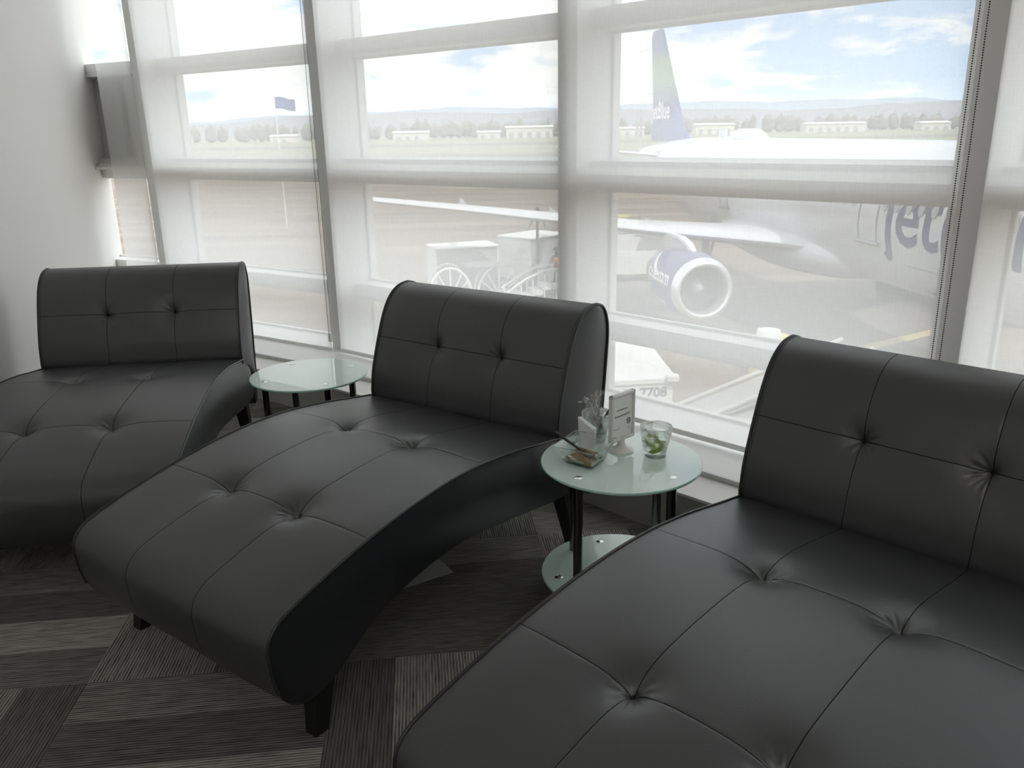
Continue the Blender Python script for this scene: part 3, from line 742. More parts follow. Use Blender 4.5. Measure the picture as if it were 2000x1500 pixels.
for i in range(9):
    row = []
    for j in range(5): row.append(bm.verts.new((-.012 - i * .0042, (j - 2) * .004 + rnd.uniform(-.003, .003), .100 + (-.0012 * i if i > 4 else .0016 * i) + rnd.uniform(-.004, .004))))
    rows.append(row)
for i in range(8):
    for j in range(4): bm.faces.new((rows[i][j], rows[i][j + 1], rows[i + 1][j + 1], rows[i + 1][j]))
obj('film_fold', bm, M_film, t)

# scrap of paper on the carpet
bm = bmesh.new(); prism(bm, [(-.362, 2.316), (-.207, 2.412), (-.261, 2.499), (-.46, 2.47)], .0005, .0018); bmesh.ops.recalc_face_normals(bm, faces=bm.faces)
tag(obj('paper_sheet', bm, M_scrap), 'grey paper sheet lying on the carpet under the middle chaise', 'paper')


# ================================================================== outside
GZ = -5.01
M_acw = mat('aircraft_white', (.72, .74, .78), .3, Coat_Weight=.3)
M_acg = mat('aircraft_grey', (.36, .38, .41), .4)
M_navy = mat('navy_paint', (.035, .055, .20), .3, Coat_Weight=.3)
M_navytext = mat('navy_lettering', (.03, .05, .18), .5)
M_lip = mat('polished_lip', (.75, .76, .78), .25, .7)
M_dark = mat('dark_metal', (.05, .05, .052), .5, .4)
M_rubber = mat('rubber', (.03, .03, .03), .8)
M_acwin = mat('cabin_window_pane', (.42, .44, .45), .3)
M_white = mat('white_lacquer', (.68, .68, .66), .5)
M_greyv = mat('grey_paint', (.33, .33, .32), .6)
M_pale = mat('pale_grey_paint', (.42, .415, .39), .6)
M_yellow = mat('pale_yellow_paint', (.62, .50, .20), .6)
M_orange = mat('orange_paint', (.85, .22, .05), .6)
M_hill_haze = mat('wooded_hill_haze', (.24, .25, .28), .9, noise=(.004, .15))  # aerial haze painted into the ridge's grey-blue colour
M_hill2_haze = mat('distant_hill', (.30, .37, .47), .9)  # paler and bluer than the ridge, its haze is in the base colour
M_tree = mat('tree_foliage', (.20, .185, .16), .95, noise=(.08, .4))
M_bld = mat('pale_building', (.62, .58, .52), .8)
M_lettw = mat('white_lettering', (.85, .85, .85), .5)
M_lettg = mat('grey_lettering', (.10, .11, .14), .6)
M_blueflag = mat('blue_cloth', (.05, .09, .33), .8)

bm = bmesh.new(); gp = [(-9000, -60), (9000, -60), (9000, 12000), (-9000, 12000)]
prism(bm, gp, GZ - .5, GZ); bmesh.ops.recalc_face_normals(bm, faces=bm.faces)
tag(obj('airfield_ground', bm, M_ground), kind='structure')
bm = bmesh.new()
for a, b in (((9.5, 23.0), (22.0, 30.6)),):
    d = (Vector(b) - Vector(a)).normalized(); n_ = Vector((-d.y, d.x)) * .22; A = Vector(a); B = Vector(b)
    prism(bm, [tuple(A - n_), tuple(B - n_), tuple(B + n_), tuple(A + n_)], GZ, GZ + .006)
bmesh.ops.recalc_face_normals(bm, faces=bm.faces); tag(obj('painted_line', bm, M_yellow), 'yellow guide line painted on the apron under the aircraft nose', 'road marking')

# ---- hills, trees, buildings
def ridge(name, y, zf, m, x0, x1, n, label):
    bm = bmesh.new(); A = []; B = []; Cc = []
    for i in range(n + 1):
        x = x0 + (x1 - x0) * i / n; h = zf(x)
        A.append(bm.verts.new((x, y - h * 6, GZ))); B.append(bm.verts.new((x, y + 40 * math.sin(x * .003), GZ + h))); Cc.append(bm.verts.new((x, y + h * 6, GZ)))
    for P, Q in ((A, B), (B, Cc)):
        for i in range(n): bm.faces.new((P[i], P[i + 1], Q[i + 1], Q[i]))
    o = obj(name, bm, m, None, True); return tag(o, label, 'hill')
def fb(x, seed, sc):
    return sum(math.sin(x / sc * f + seed * f * 1.7) * a for f, a in ((1, .5), (2.3, .25), (4.9, .13), (10.7, .07), (23, .035)))
ridge('hill_ridge', 4600, lambda x: 104 + 30 * fb(x, 1.3, 620) + 18 * max(-1, min(1, (x - 400) / 2200)), M_hill_haze, -5200, 5200, 420, 'long low wooded hill ridge across the far side of the airfield')
ridge('distant_hill', 8200, lambda x: 205 + 75 * fb(x, 4.1, 1500) + 45 * math.exp(-((x - 4150) / 600) ** 2), M_hill2_haze, -8500, 8500, 300, 'pale blue distant hills just above the wooded ridge')
rnd = random.Random(3)
bm = bmesh.new()
x = -900
while x < 900:
    y = 960 + rnd.uniform(-40, 60); h = rnd.uniform(13, 19) * (1.2 if rnd.random() < .05 else 1); w = rnd.uniform(7, 15)
    bmesh.ops.create_icosphere(bm, subdivisions=1, radius=1, matrix=Matrix.Translation((x, y, GZ + h * .5)) @ Matrix.Diagonal((w * .5, 5, h * .62, 1)))
    x += w * .55
for v in bm.verts: v.co.z = max(GZ, v.co.z + rnd.uniform(-1.2, 1.2)); v.co.x += rnd.uniform(-.8, .8)
tag(obj('tree_belt', bm, M_tree), 'grey brown belt of bare trees along the far edge of the airfield', 'trees', kind='stuff')
blds = [(-330, 40, 7, 'long low pale building among the trees at the left, behind the flag'), (-225, 26, 6, 'small pale shed left of the second window mullion'), (-95, 34, 7, 'pale flat building left of centre before the trees'), (-18, 22, 6, 'cream shed between the hangars in the middle window'),
        (22, 46, 10, 'large white hangar with a flat roof near the middle mullion'), (118, 30, 7, 'pale building to the left of the aircraft tail fin'), (205, 38, 9, 'white hangar just right of the aircraft tail fin'), (330, 60, 8, 'long white building far right beyond the aircraft fuselage'), (420, 28, 7, 'small pale building at the far right before the hills')]
for x, w, h, lab in blds:
    t = thing('airport_building', lab, 'building', (x, 830 + (x % 37), GZ), 0, 'airport buildings beyond the runway')
    bxo('wall', M_bld, (-w / 2, w / 2, -9, 9, 0, h), t)
    bm = bmesh.new(); v = [bm.verts.new(p) for p in ((-w / 2 - 1, -10, h), (w / 2 + 1, -10, h), (w / 2 + 1, 10, h), (-w / 2 - 1, 10, h), (-w / 2 - 1, 0, h + 1.8), (w / 2 + 1, 0, h + 1.8))]
    for f in ((0, 1, 5, 4), (2, 3, 4, 5), (0, 4, 3), (1, 2, 5), (3, 2, 1, 0)): bm.faces.new([v[i] for i in f])
    obj('roof', bm, M_white, t)
    for k in range(int(w // 9)): bxo('door', M_greyv, (-w / 2 + 3 + k * 9, -w / 2 + 7 + k * 9, -9.2, -9.0, 0, h * .55), t)
for x, y, h in ((122, 800, 21), (126.5, 806, 22)):
    t = thing('chimney', 'one of two thin chimneys rising just left of the aircraft tail fin', 'chimney', (x, y, GZ), 0, 'twin chimneys')
    bm = bmesh.new(); lathe(bm, [(1.3, 0), (.9, h)], 12, cap0=True, cap1=True); obj('stack', bm, M_greyv, t); bm = bmesh.new(); lathe(bm, [(1.2, h), (1.2, h + 1)], 12, cap0=True, cap1=True); obj('rim', bm, M_greyv, t)
# flag
t = thing('flag', 'dark blue flag on a thin pole beyond the left window', 'flag', (-16.1, 60, GZ))
bm = bmesh.new(); tube(bm, [(0, 0, 0), (0, 0, 9.05)], .035, 8); obj('flagpole', bm, M_white, t)
bm = bmesh.new(); R = []
for i in range(13):
    u = i / 12; R.append([bm.verts.new((1.35 * u + .03, .08 * math.sin(u * 7), 9.0 - .78 * k / 4 - .16 * u + .05 * math.sin(u * 6))) for k in range(5)])
for i in range(12):
    for k in range(4): bm.faces.new((R[i][k], R[i][k + 1], R[i + 1][k + 1], R[i + 1][k]))
obj('cloth', bm, M_blueflag, t, True)

# ---- aircraft (local: +x aft from the nose, +y starboard, z above ground)
hx = dir_az(173.775)
ac = thing('aircraft', 'white twin engine passenger jet with navy jetBlue lettering and blue tail fin', 'aircraft', (13.248, 8.157, GZ))
# local basis: x aft = -heading, y starboard = right of heading
X = -hx; Y = Vector((math.cos(math.radians(173.775)), -math.sin(math.radians(173.775)), 0))
ac.rotation_euler = (0, 0, math.atan2(X.y, X.x))
def P(x, y, z): return (x, y, z)
LEN = 44.5; RC = 1.975; ZC = 3.93
def fus(x):
    # returns (radius_y, radius_z, centre z)
    if x < 6.5:
        f = math.sqrt(max(0, 1 - (1 - x / 6.5) ** 2)) ** 1.05; return RC * f + .001, 2.05 * f + .001, ZC - .55 * (1 - x / 6.5) ** 1.6
    if x > 30.5:
        u = (x - 30.5) / (LEN - 30.5); r = max(.16, 1 - .35 * u - .55 * u * u); top = ZC + 2.05 - .72 * u ** 2.2; rz = 2.05 * r
        return RC * r, rz, top - rz
    return RC, 2.05, ZC
bm = bmesh.new(); rings = []
xs = [0, .05, .2, .5, 1, 1.6, 2.4, 3.3, 4.3, 5.4, 6.5] + [6.5 + 24 * k / 30 for k in range(1, 31)] + [30.5 + 14 * k / 16 for k in range(1, 17)]
for x in xs:
    ry, rz, zc_ = fus(x); rings.append([bm.verts.new(P(x, ry * math.cos(2 * PI * i / 64), zc_ + rz * math.sin(2 * PI * i / 64))) for i in range(64)])
for a, b in zip(rings[:-1], rings[1:]):
    for i in range(64): bm.faces.new((a[i], a[(i + 1) % 64], b[(i + 1) % 64], b[i]))
bm.faces.new(rings[0]); bm.faces.new(rings[-1]); bmesh.ops.recalc_face_normals(bm, faces=bm.faces)
fu = obj('fuselage', bm, M_acw, ac, True)
def on_skin(x, s, lift=.012):          # s = arc height above the centre line on the starboard side
    ry, rz, zc_ = fus(x); a = s / RC; return P(x, (ry + lift) * math.cos(a), zc_ + (rz + lift) * math.sin(a))
def skin_text(body, size, x, s, m, par, name='lettering'):
    bm = text_bm(body, size, bold=.012); bmesh.ops.triangulate(bm, faces=bm.faces)
    for _ in range(4):
        es = [e for e in bm.edges if e.calc_length() > .22]
        if not es: break
        bmesh.ops.subdivide_edges(bm, edges=es, cuts=1); bmesh.ops.triangulate(bm, faces=bm.faces)
    for v in bm.verts: v.co = Vector(on_skin(x - v.co.x, s + v.co.y))
    bmesh.ops.recalc_face_normals(bm, faces=bm.faces)
    return tag(obj(name, bm, m, par), 'navy jetBlue title on the fuselage side')
skin_text('jetBlue', 2.28, 13.72, -.42, M_navytext, fu)
# cabin windows
wm = None
for k in range(52):
    x = 6.85 + k * .533
    if 13.9 < x < 15.1 or 24.7 < x < 25.9: continue
    if wm is None:
        bm = bmesh.new(); c = bm.verts.new((0, 0, 0)); r = [bm.verts.new((.125 * math.cos(a * PI / 8), 0, .185 * math.sin(a * PI / 8))) for a in range(16)]
        for i in range(16): bm.faces.new((c, r[(i + 1) % 16], r[i]))
        o = obj('cabin_window', bm, M_acwin, ac); wm = o
    else: o = wm.copy(); COL.objects.link(o); o.parent = ac
    y_, z_ = on_skin(x, .48, .02)[1:]; o.location = (x, y_, z_); o.rotation_euler = (.245, 0, 0)
# doors
def door_outline(x0, x1, s0, s1, name='door'):
    pts = [];  n = 10
    for i in range(n + 1): pts.append(on_skin(x0, s0 + (s1 - s0) * i / n, .01))
    for i in range(1, n): pts.append(on_skin(x0 + (x1 - x0) * i / n, s1, .01))
    for i in range(n + 1): pts.append(on_skin(x1, s1 + (s0 - s1) * i / n, .01))
    for i in range(1, n): pts.append(on_skin(x1 + (x0 - x1) * i / n, s0, .01))
    bm = bmesh.new(); tube(bm, pts, .022, 6, closed=True); d = obj(name, bm, M_acg, ac)
    bm = bmesh.new(); q = [on_skin(x0 - .12, s0 - .06, .03), on_skin(x1 + .12, s0 - .06, .03)]; tube(bm, q, .055, 8); obj('door_sill', bm, M_acg, d)
door_outline(14.04, 14.97, -.50, 1.30); door_outline(24.95, 25.70, -.48, 1.02); door_outline(37.2, 38.0, -.2, 1.3)
# cargo door line
bm = bmesh.new(); pts = [on_skin(x, s, .01) for x, s in ((12.9, -.95), (12.9, -1.9), (11.1, -1.9), (11.1, -.95))]; tube(bm, pts, .02, 6, closed=True); obj('cargo_door', bm, M_acg, ac)
for k in range(4):
    bm = bmesh.new(); c = on_skin(12.6 - k * .33, -1.78, .01); bmesh.ops.create_icosphere(bm, subdivisions=1, radius=.05, matrix=Matrix.Translation(c)); obj('drain_vent', bm, M_dark, ac)
def surf(stations_, flip=1, n=20):
    # stations: (x_le, y, z, chord, thickness, vertical?) -> lofted aerofoil
    bm = bmesh.new(); rings = []
    for (x, y, z, c, th, vert) in stations_:
        ring = []
        for i in range(n * 2):
            if i < n: u = i / n; s = 1
            else: u = 1 - (i - n) / n; s = -1
            u2 = u * u if u < .5 else u * u * .5 + u * .5 - .125 * 0
            u2 = (1 - math.cos(u * PI)) / 2
            t_ = s * th * c * 2.6 * (.2969 * math.sqrt(u2) - .126 * u2 - .3516 * u2 ** 2 + .2843 * u2 ** 3 - .1015 * u2 ** 4) * 2
            if vert: ring.append(bm.verts.new(P(x + c * u2, y + t_, z)))
            else: ring.append(bm.verts.new(P(x + c * u2, y, z + t_)))
        rings.append(ring)
    m_ = n * 2
    for a, b in zip(rings[:-1], rings[1:]):
        for i in range(m_): bm.faces.new((a[i], a[(i + 1) % m_], b[(i + 1) % m_], b[i]))
    bm.faces.new(rings[0]); bm.faces.new(rings[-1]); bmesh.ops.remove_doubles(bm, verts=bm.verts, dist=1e-4); bmesh.ops.recalc_face_normals(bm, faces=bm.faces); return bm
for sg in (1, -1):
    wg = obj('wing', surf([(18.0, sg * 1.2, 2.66, 6.6, .10, 0), (18.7, sg * 2.6, 2.82, 5.9, .10, 0), (20.2, sg * 6.2, 3.12, 4.0, .10, 0), (22.9, sg * 12, 3.70, 2.6, .10, 0), (25.2, sg * 16.9, 4.15, 1.5, .10, 0)]), M_acw, ac, True)
    for yy in (5.0, 8.6, 12.2):
        bm = bmesh.new(); xl = 17.6 + .50 * yy + 2.2; zz = 2.5 + .10 * yy
        tube(bm, [P(xl - .6, sg * yy, zz + .05), P(xl, sg * yy, zz - .18), P(xl + 1.3, sg * yy, zz - .26), P(xl + 2.6, sg * yy, zz - .18), P(xl + 3.5, sg * yy, zz)], [.02, .17, .2, .15, .02], 12); obj('flap_fairing', bm, M_acg, wg, True)
    # engine
    ez = 1.80; ey = 5.75; ex = 16.4
    en = bpy.data.objects.new('engine', None); COL.objects.link(en); en.parent = ac; en.location = P(ex, sg * ey, ez); en.scale = (.88, .88, .88)
    def rot_lathe(prof, name, m, seg=56, sm=True):
        bm = bmesh.new(); rings = []
        for r, x in prof: rings.append([bm.verts.new((x, r * math.cos(2 * PI * i / seg), r * math.sin(2 * PI * i / seg))) for i in range(seg)])
        for a, b in zip(rings[:-1], rings[1:]):
            for i in range(seg): bm.faces.new((a[i], a[(i + 1) % seg], b[(i + 1) % seg], b[i]))
        bmesh.ops.remove_doubles(bm, verts=bm.verts, dist=1e-4); bmesh.ops.recalc_face_normals(bm, faces=bm.faces); return obj(name, bm, m, en, sm)
    rot_lathe([(.80, .55), (.795, .22), (.815, .08), (.86, .01), (.91, 0), (.97, .04), (1.04, .16), (1.075, .32)], 'intake_lip', M_lip)
    cowl = rot_lathe([(1.075, .32), (1.13, .8), (1.16, 1.4), (1.14, 2.2), (1.04, 3.1), (.86, 4.0), (.80, 4.4), (.72, 4.4), (.8, 3.0)], 'cowling', M_navy)
    rot_lathe([(1.045, 3.06), (.865, 3.98)], 'rear_cowling_band', M_acw) if False else None
    rot_lathe([(.80, .55), (.80, 1.0), (.0, 1.0)], 'intake_duct', M_dark)
    rot_lathe([(.0, .42), (.08, .45), (.16, .58), (.22, .78), (.25, .98)], 'spinner', M_acg, 24)
    bm = bmesh.new()
    for k in range(22):
        a = 2 * PI * k / 22; ca, sa = math.cos(a), math.sin(a); q = []
        for r, da, xx in ((.22, -.10, .86), (.22, .10, .98), (.79, .085, .98), (.79, -.05, .82)): q.append(bm.verts.new((xx, r * math.cos(a + da), r * math.sin(a + da))))
        bm.faces.new(q)
    r_ = bmesh.ops.solidify(bm, geom=bm.faces[:], thickness=.012); obj('fan', bm, M_greyv, en)
    rot_lathe([(.60, 4.2), (.55, 4.9), (.40, 5.5), (.34, 5.5)], 'exhaust_nozzle', M_dark)
    bm = surf([(ex + 1.0, sg * ey, 2.78, 5.2, .045, 0)] * 1 + [(ex + 1.0, sg * ey, 2.78, 5.2, .045, 0)]); bm.free()
    # pylon
    bm = bmesh.new(); prof = [(1.0, 1.02), (1.7, 1.36), (2.6, 1.50), (3.6, 1.50), (5.6, 1.35), (5.2, .75), (3.6, .7), (1.4, .98)]
    A = [bm.verts.new((x, -.17 if 0 < i < 4 else -.10, z)) for i, (x, z) in enumerate(prof)]; B = [bm.verts.new((x, .17 if 0 < i < 4 else .10, z)) for i, (x, z) in enumerate(prof)]
    bm.faces.new(A[::-1]); bm.faces.new(B)
    for i in range(8): bm.faces.new((A[i], A[(i + 1) % 8], B[(i + 1) % 8], B[i]))
    bmesh.ops.recalc_face_normals(bm, faces=bm.faces); bmesh.ops.bevel(bm, geom=list(bm.edges), offset=.05, segments=2, affect='EDGES'); obj('pylon', bm, M_acw, en)
    # lettering on the outer (starboard) side of the cowling
    def cr(x):
        pr = [(0.3, 1.075), (.8, 1.13), (1.4, 1.16), (2.2, 1.14), (3.1, 1.04), (4.0, .86)]
        for (xa, ra), (xb, rb) in zip(pr[:-1], pr[1:]):
            if xa <= x <= xb: return ra + (rb - ra) * (x - xa) / (xb - xa)
        return 1.07
    if sg == 1:
        for body, size, x0, s0 in (('jetBlue.com', .62, 3.55, .10), ('V2500', .24, 1.75, -.62)):
            bm = text_bm(body, size); bmesh.ops.triangulate(bm, faces=bm.faces)
            for v in bm.verts:
                x = x0 - v.co.x; a = (s0 + v.co.y); r = cr(x) + .012; v.co = Vector((x, r * math.cos(a), r * math.sin(a)))
            obj('lettering', bm, M_lettw, cowl)
        bm = bmesh.new(); pts = []
        for k in range(15):
            u = k / 14; x = 3.55 - 2.2 * u; a = 1.25 - .95 * math.sin(u * PI * .62) ; r = cr(x) + .012
            w = .10 * math.sin(PI * min(1, u * 1.05 + .05)) + .015
            pts.append([bm.verts.new((x, r * math.cos(a + w), r * math.sin(a + w))), bm.verts.new((x, r * math.cos(a - w), r * math.sin(a - w)))])
        for a, b in zip(pts[:-1], pts[1:]): bm.faces.new((a[0], a[1], b[1], b[0]))
        obj('white_swoosh', bm, M_lettw, cowl)
# belly fairing
bm = bmesh.new(); rings = []
for k in range(25):
    u = k / 24; x = 16.6 + 10.4 * u; f = math.sin(PI * u) ** .45
    rings.append([bm.verts.new(P(x, (1.2 + 1.0 * f) * math.cos(a), 2.55 - .10 * f + (.4 + .62 * f) * math.sin(a))) for a in [2 * PI * i / 40 for i in range(40)]])
for a, b in zip(rings[:-1], rings[1:]):
    for i in range(40): bm.faces.new((a[i], a[(i + 1) % 40], b[(i + 1) % 40], b[i]))
bm.faces.new(rings[0]); bm.faces.new(rings[-1]); bmesh.ops.recalc_face_normals(bm, faces=bm.faces); obj('belly_fairing', bm, M_acw, ac, True)
# tail
def fin_mat():
    m = bpy.data.materials.new('fin_paint'); t = nt(m); o = N(t, 'ShaderNodeOutputMaterial'); p = N(t, 'ShaderNodeBsdfPrincipled', ins={'Roughness': .35}); L(t, p.outputs[0], o.inputs[0])
    tc = N(t, 'ShaderNodeTexCoord'); s = N(t, 'ShaderNodeSeparateXYZ'); L(t, tc.outputs['Object'], s.inputs[0])
    r = N(t, 'ShaderNodeValToRGB'); e = r.color_ramp.elements
    e[0].position = 0; e[0].color = (.06, .09, .30, 1); e[1].position = 1; e[1].color = (.10, .16, .42, 1)
    for pos, c in ((.22, (.10, .14, .42)), (.32, (.05, .08, .24)), (.42, (.16, .20, .24)), (.52, (.25, .42, .24)), (.72, (.22, .36, .22)), (.80, (.10, .16, .36))):
        q = e.new(pos); q.color = (*c, 1)
    mr = N(t, 'ShaderNodeMapRange', ins={'From Min': 5.8, 'From Max': 11.76}); L(t, s.outputs[2], mr.inputs[0]); L(t, mr.outputs[0], r.inputs[0]); L(t, r.outputs[0], p.inputs['Base Color']); return m
M_fin = fin_mat()
fin = obj('tail_fin', surf([(35.3, 0, 5.75, 7.7, .05, 1), (36.6, 0, 6.4, 6.2, .05, 1), (37.4, 0, 7.3, 5.3, .05, 1), (40.9, 0, 11.5, 2.5, .05, 1), (41.2, 0, 11.76, 1.9, .04, 1)]), M_fin, ac, True)
bm = text_bm('jetBlue', 1.25)
for v in bm.verts: v.co = Vector(P(41.9 - v.co.x, .30, 6.95 + v.co.y))
obj('lettering', bm, M_lettw, fin)
for sg in (1, -1): obj('tailplane', surf([(37.0, sg * .6, 5.0, 3.9, .05, 0), (40.2, sg * 6.2, 5.55, 1.5, .05, 0)]), M_acw, ac, True)
bm = bmesh.new(); box(bm, 30.6, 31.5, -.04, .04, 5.9, 6.35); obj('blade_antenna', bm, M_acw, ac)
bm = bmesh.new(); rings = []
for k in range(13):
    u = k / 12; f = min(1, math.sin(PI * u) ** .5 * 1.1); rings.append([bm.verts.new(P(26.2 + 3.8 * u, .45 * f * math.cos(a) + .0, 5.93 + .42 * f * math.sin(a))) for a in [PI * i / 12 for i in range(13)]])
for a, b in zip(rings[:-1], rings[1:]):
    for i in range(12): bm.faces.new((a[i], a[i + 1], b[i + 1], b[i]))
bmesh.ops.recalc_face_normals(bm, faces=bm.faces); obj('antenna_radome', bm, M_acw, ac, True)
def gear(x, y, r, w, h):
    g = bpy.data.objects.new('landing_gear', None); COL.objects.link(g); g.parent = ac; g.location = P(x, y, 0)
    for s in (-1, 1):
        bm = bmesh.new(); rings = []
        for rr, yy in ((.12, -w / 2), (r * .55, -w / 2), (r * .92, -w / 2), (r, -w / 3), (r, w / 3), (r * .92, w / 2), (r * .55, w / 2), (.12, w / 2)):
            rings.append([bm.verts.new((rr * math.cos(2 * PI * i / 28), s * w * .95 + yy, r + rr * math.sin(2 * PI * i / 28))) for i in range(28)])
        for a, b in zip(rings[:-1], rings[1:]):
            for i in range(28): bm.faces.new((a[i], a[(i + 1) % 28], b[(i + 1) % 28], b[i]))
        bmesh.ops.recalc_face_normals(bm, faces=bm.faces); obj('wheel', bm, M_rubber, g, True)
    bm = bmesh.new(); tube(bm, [(0, 0, r), (0, 0, h)], .14, 12); tube(bm, [(0, 0, r + .5), (-.9, 0, h)], .06, 8); obj('strut', bm, M_greyv, g, True)
gear(21.97, 3.8, .58, .42, 2.9); gear(21.97, -3.8, .58, .42, 2.9); gear(5.07, 0, .38, .22, 2.3)

# ---- ground equipment
def cart(label, x, y, rz, Lx, Ly, H, name='baggage_cart', letter=None, open_side=True, group=None):
    t = thing(name, label, 'cart', (x, y, GZ), rz, group)
    bm = bmesh.new(); box(bm, -Lx / 2, Lx / 2, -Ly / 2, Ly / 2, .35, .5, bev=.02); obj('chassis', bm, M_greyv, t)
    bm = bmesh.new(); box(bm, -Lx / 2 - .06, Lx / 2 + .06, -Ly / 2 - .06, Ly / 2 + .06, H - .08, H, bev=.03); obj('roof', bm, M_white, t)
    for s, nm in ((-1, 'end_panel'), (1, 'end_panel')):
        bxo(nm, M_white, (s * Lx / 2 - .03, s * Lx / 2 + .03, -Ly / 2, Ly / 2, .5, H - .08), t)
    bxo('side_curtain', M_greyv, (-Lx / 2 + .03, Lx / 2 - .03, -Ly / 2 + .06, -Ly / 2 + .09, .5, H - .08), t)
    bxo('side_curtain', M_greyv, (-Lx / 2 + .03, Lx / 2 - .03, Ly / 2 - .09, Ly / 2 - .06, .5, H - .08), t)
    for px in (-Lx / 2 + .45, Lx / 2 - .45):
        for py in (-Ly / 2 + .08, Ly / 2 - .08):
            bm = bmesh.new(); bmesh.ops.create_cone(bm, cap_ends=True, segments=20, radius1=.22, radius2=.22, depth=.14, matrix=Matrix.Translation((px, py, .22)) @ Matrix.Rotation(PI / 2, 4, 'X')); obj('wheel', bm, M_rubber, t)
    bm = bmesh.new(); tube(bm, [(-Lx / 2, 0, .42), (-Lx / 2 - .9, 0, .25)], .04, 8); obj('tow_bar', bm, M_dark, t)
    return t
cart('closed grey baggage cart with a white roof, left one behind the middle chaise', -1.95, 33.9, .33, 2.6, 1.5, 2.0, group='baggage carts on the apron')
cart('tall white baggage container with an open dark side, beside the closed cart', 1.0, 34.95, .82, 2.3, 1.75, 2.25, group='baggage carts on the apron')
# wheeled stand with hoop rails and canopy
t = thing('hooped_trolley', 'white trolley with curved hoop rails and a grey canopy before the baggage carts', 'trolley', (-1.45, 31.9, GZ), .15)
for hx_ in (-.95, .95):
    bm = bmesh.new(); arc = [(hx_ + .85 * math.cos(PI * k / 16), -.6, .25 + 1.2 * math.sin(PI * k / 16)) for k in range(17)]; tube(bm, arc, .045, 8)
    arc2 = [(p[0], .5, p[2]) for p in arc]; tube(bm, arc2, .045, 8)
    obj('hoop_rail', bm, M_white, t)
    bm = bmesh.new()
    for k in (3, 5, 8, 11, 13): tube(bm, [(hx_ * 1.0, -.6, .3), arc[k]], .03, 6)
    obj('spoke', bm, M_white, t)
bm = bmesh.new(); box(bm, -.35, 1.35, -.7, .7, 1.42, 1.48, bev=.02); obj('canopy', bm, M_greyv, t)
bm = bmesh.new(); box(bm, -1.9, 1.9, -.62, .55, .2, .3, bev=.02); obj('deck', bm, M_white, t)
# railed steps
t = thing('boarding_stairs', 'white railed service steps right of the hooped trolley', 'stairs', (.85, 30.6, GZ), .2)
for k in range(5): bxo('step', M_white, (-1.1 + .35 * k, -.75 + .35 * k, -.5, .5, .18 * k, .18 * k + .16), t)
for s in (-.5, .5):
    bm = bmesh.new(); tube(bm, [(-1.1, s, .7), (-.4, s, 1.15), (.3, s, 1.45), (.85, s, 1.5), (1.15, s, 1.1)], .045, 8)
    for k in range(5): tube(bm, [(-1.0 + .45 * k, s, .1), (-1.0 + .45 * k, s, .75 + .2 * k if k < 4 else 1.35)], .03, 6)
    obj('handrail', bm, M_white, t)
bxo('platform', M_white, (.6, 1.5, -.5, .5, .72, .8), t)
for s in ((.7, -.4), (.7, .4), (1.4, -.4), (1.4, .4)): bxo('leg', M_greyv, (s[0] - .04, s[0] + .04, s[1] - .04, s[1] + .04, 0, .72), t)
# signal pole
t = thing('signal_pole', 'dark pole with drooping arms in front of the white container', 'pole', (1.12, 32.6, GZ))
bm = bmesh.new(); tube(bm, [(0, 0, 0), (0, 0, 3.55)], [.09, .05], 10); obj('mast', bm, M_dark, t)
bm = bmesh.new()
for s in (-1, 1): tube(bm, [(0, 0, 3.5), (s * .12, 0, 3.2), (s * .34, 0, 2.75)], [.07, .04, .015], 8)
obj('arm', bm, M_dark, t)
bxo('foot_plate', M_dark, (-.4, .4, -.4, .4, 0, .06), t)
# worker
t = thing('person', 'person in an orange vest standing bent beside the white container', 'person', (2.02, 33.75, GZ), math.radians(150))
def skin(name, pts, edges, rad, m, par):
    me = bpy.data.meshes.new(name); me.from_pydata(pts, edges, []); o = bpy.data.objects.new(name, me); COL.objects.link(o)
    md = o.modifiers.new('s', 'SKIN'); md.use_smooth_shade = True
    for i, r in enumerate(rad):
        me.skin_vertices[0].data[i].radius = (r, r) if not isinstance(r, tuple) else r
    me.skin_vertices[0].data[0].use_root = True
    o.modifiers.new('d', 'SUBSURF').levels = 1; o.modifiers['d'].render_levels = 2
    dg = bpy.context.evaluated_depsgraph_get(); nm = bpy.data.meshes.new_from_object(o.evaluated_get(dg)); nm.name = name
    o.modifiers.clear(); o.data = nm; nm.materials.append(m); o.parent = par; return o
M_trouser = mat('dark_trousers', (.05, .055, .08), .9); M_skin = mat('skin', (.35, .2, .14), .6); M_vest = mat('orange_vest', (.9, .28, .06), .8)
pp = [(0, 0, .95), (0, .04, 1.15), (0, .10, 1.38), (0, .14, 1.50), (0, .20, 1.62), (0, .22, 1.72), (.10, 0, .88), (.13, .02, .5), (.14, 0, .09), (.14, .14, .04), (-.10, 0, .88), (-.13, -.04, .5), (-.14, -.06, .09), (-.14, .08, .04),
      (.20, .12, 1.42), (.27, .20, 1.16), (.22, .42, 1.05), (.20, .52, 1.04), (-.20, .12, 1.42), (-.27, .20, 1.16), (-.22, .42, 1.05), (-.20, .52, 1.04)]
ee = [(0, 1), (1, 2), (2, 3), (3, 4), (4, 5), (0, 6), (6, 7), (7, 8), (8, 9), (0, 10), (10, 11), (11, 12), (12, 13), (2, 14), (14, 15), (15, 16), (16, 17), (2, 18), (18, 19), (19, 20), (20, 21)]
rr = [.15, .15, .17, .07, .09, .10, .10, .075, .05, .045, .10, .075, .05, .045, .07, .05, .04, .04, .07, .05, .04, .04]
skin('body', pp, ee, rr, M_trouser, t)
skin('vest', [(0, .02, 1.02), (0, .05, 1.18), (0, .10, 1.38), (0, .12, 1.47)], [(0, 1), (1, 2), (2, 3)], [(.19, .16), (.20, .17), (.22, .17), (.14, .12)], M_vest, t)
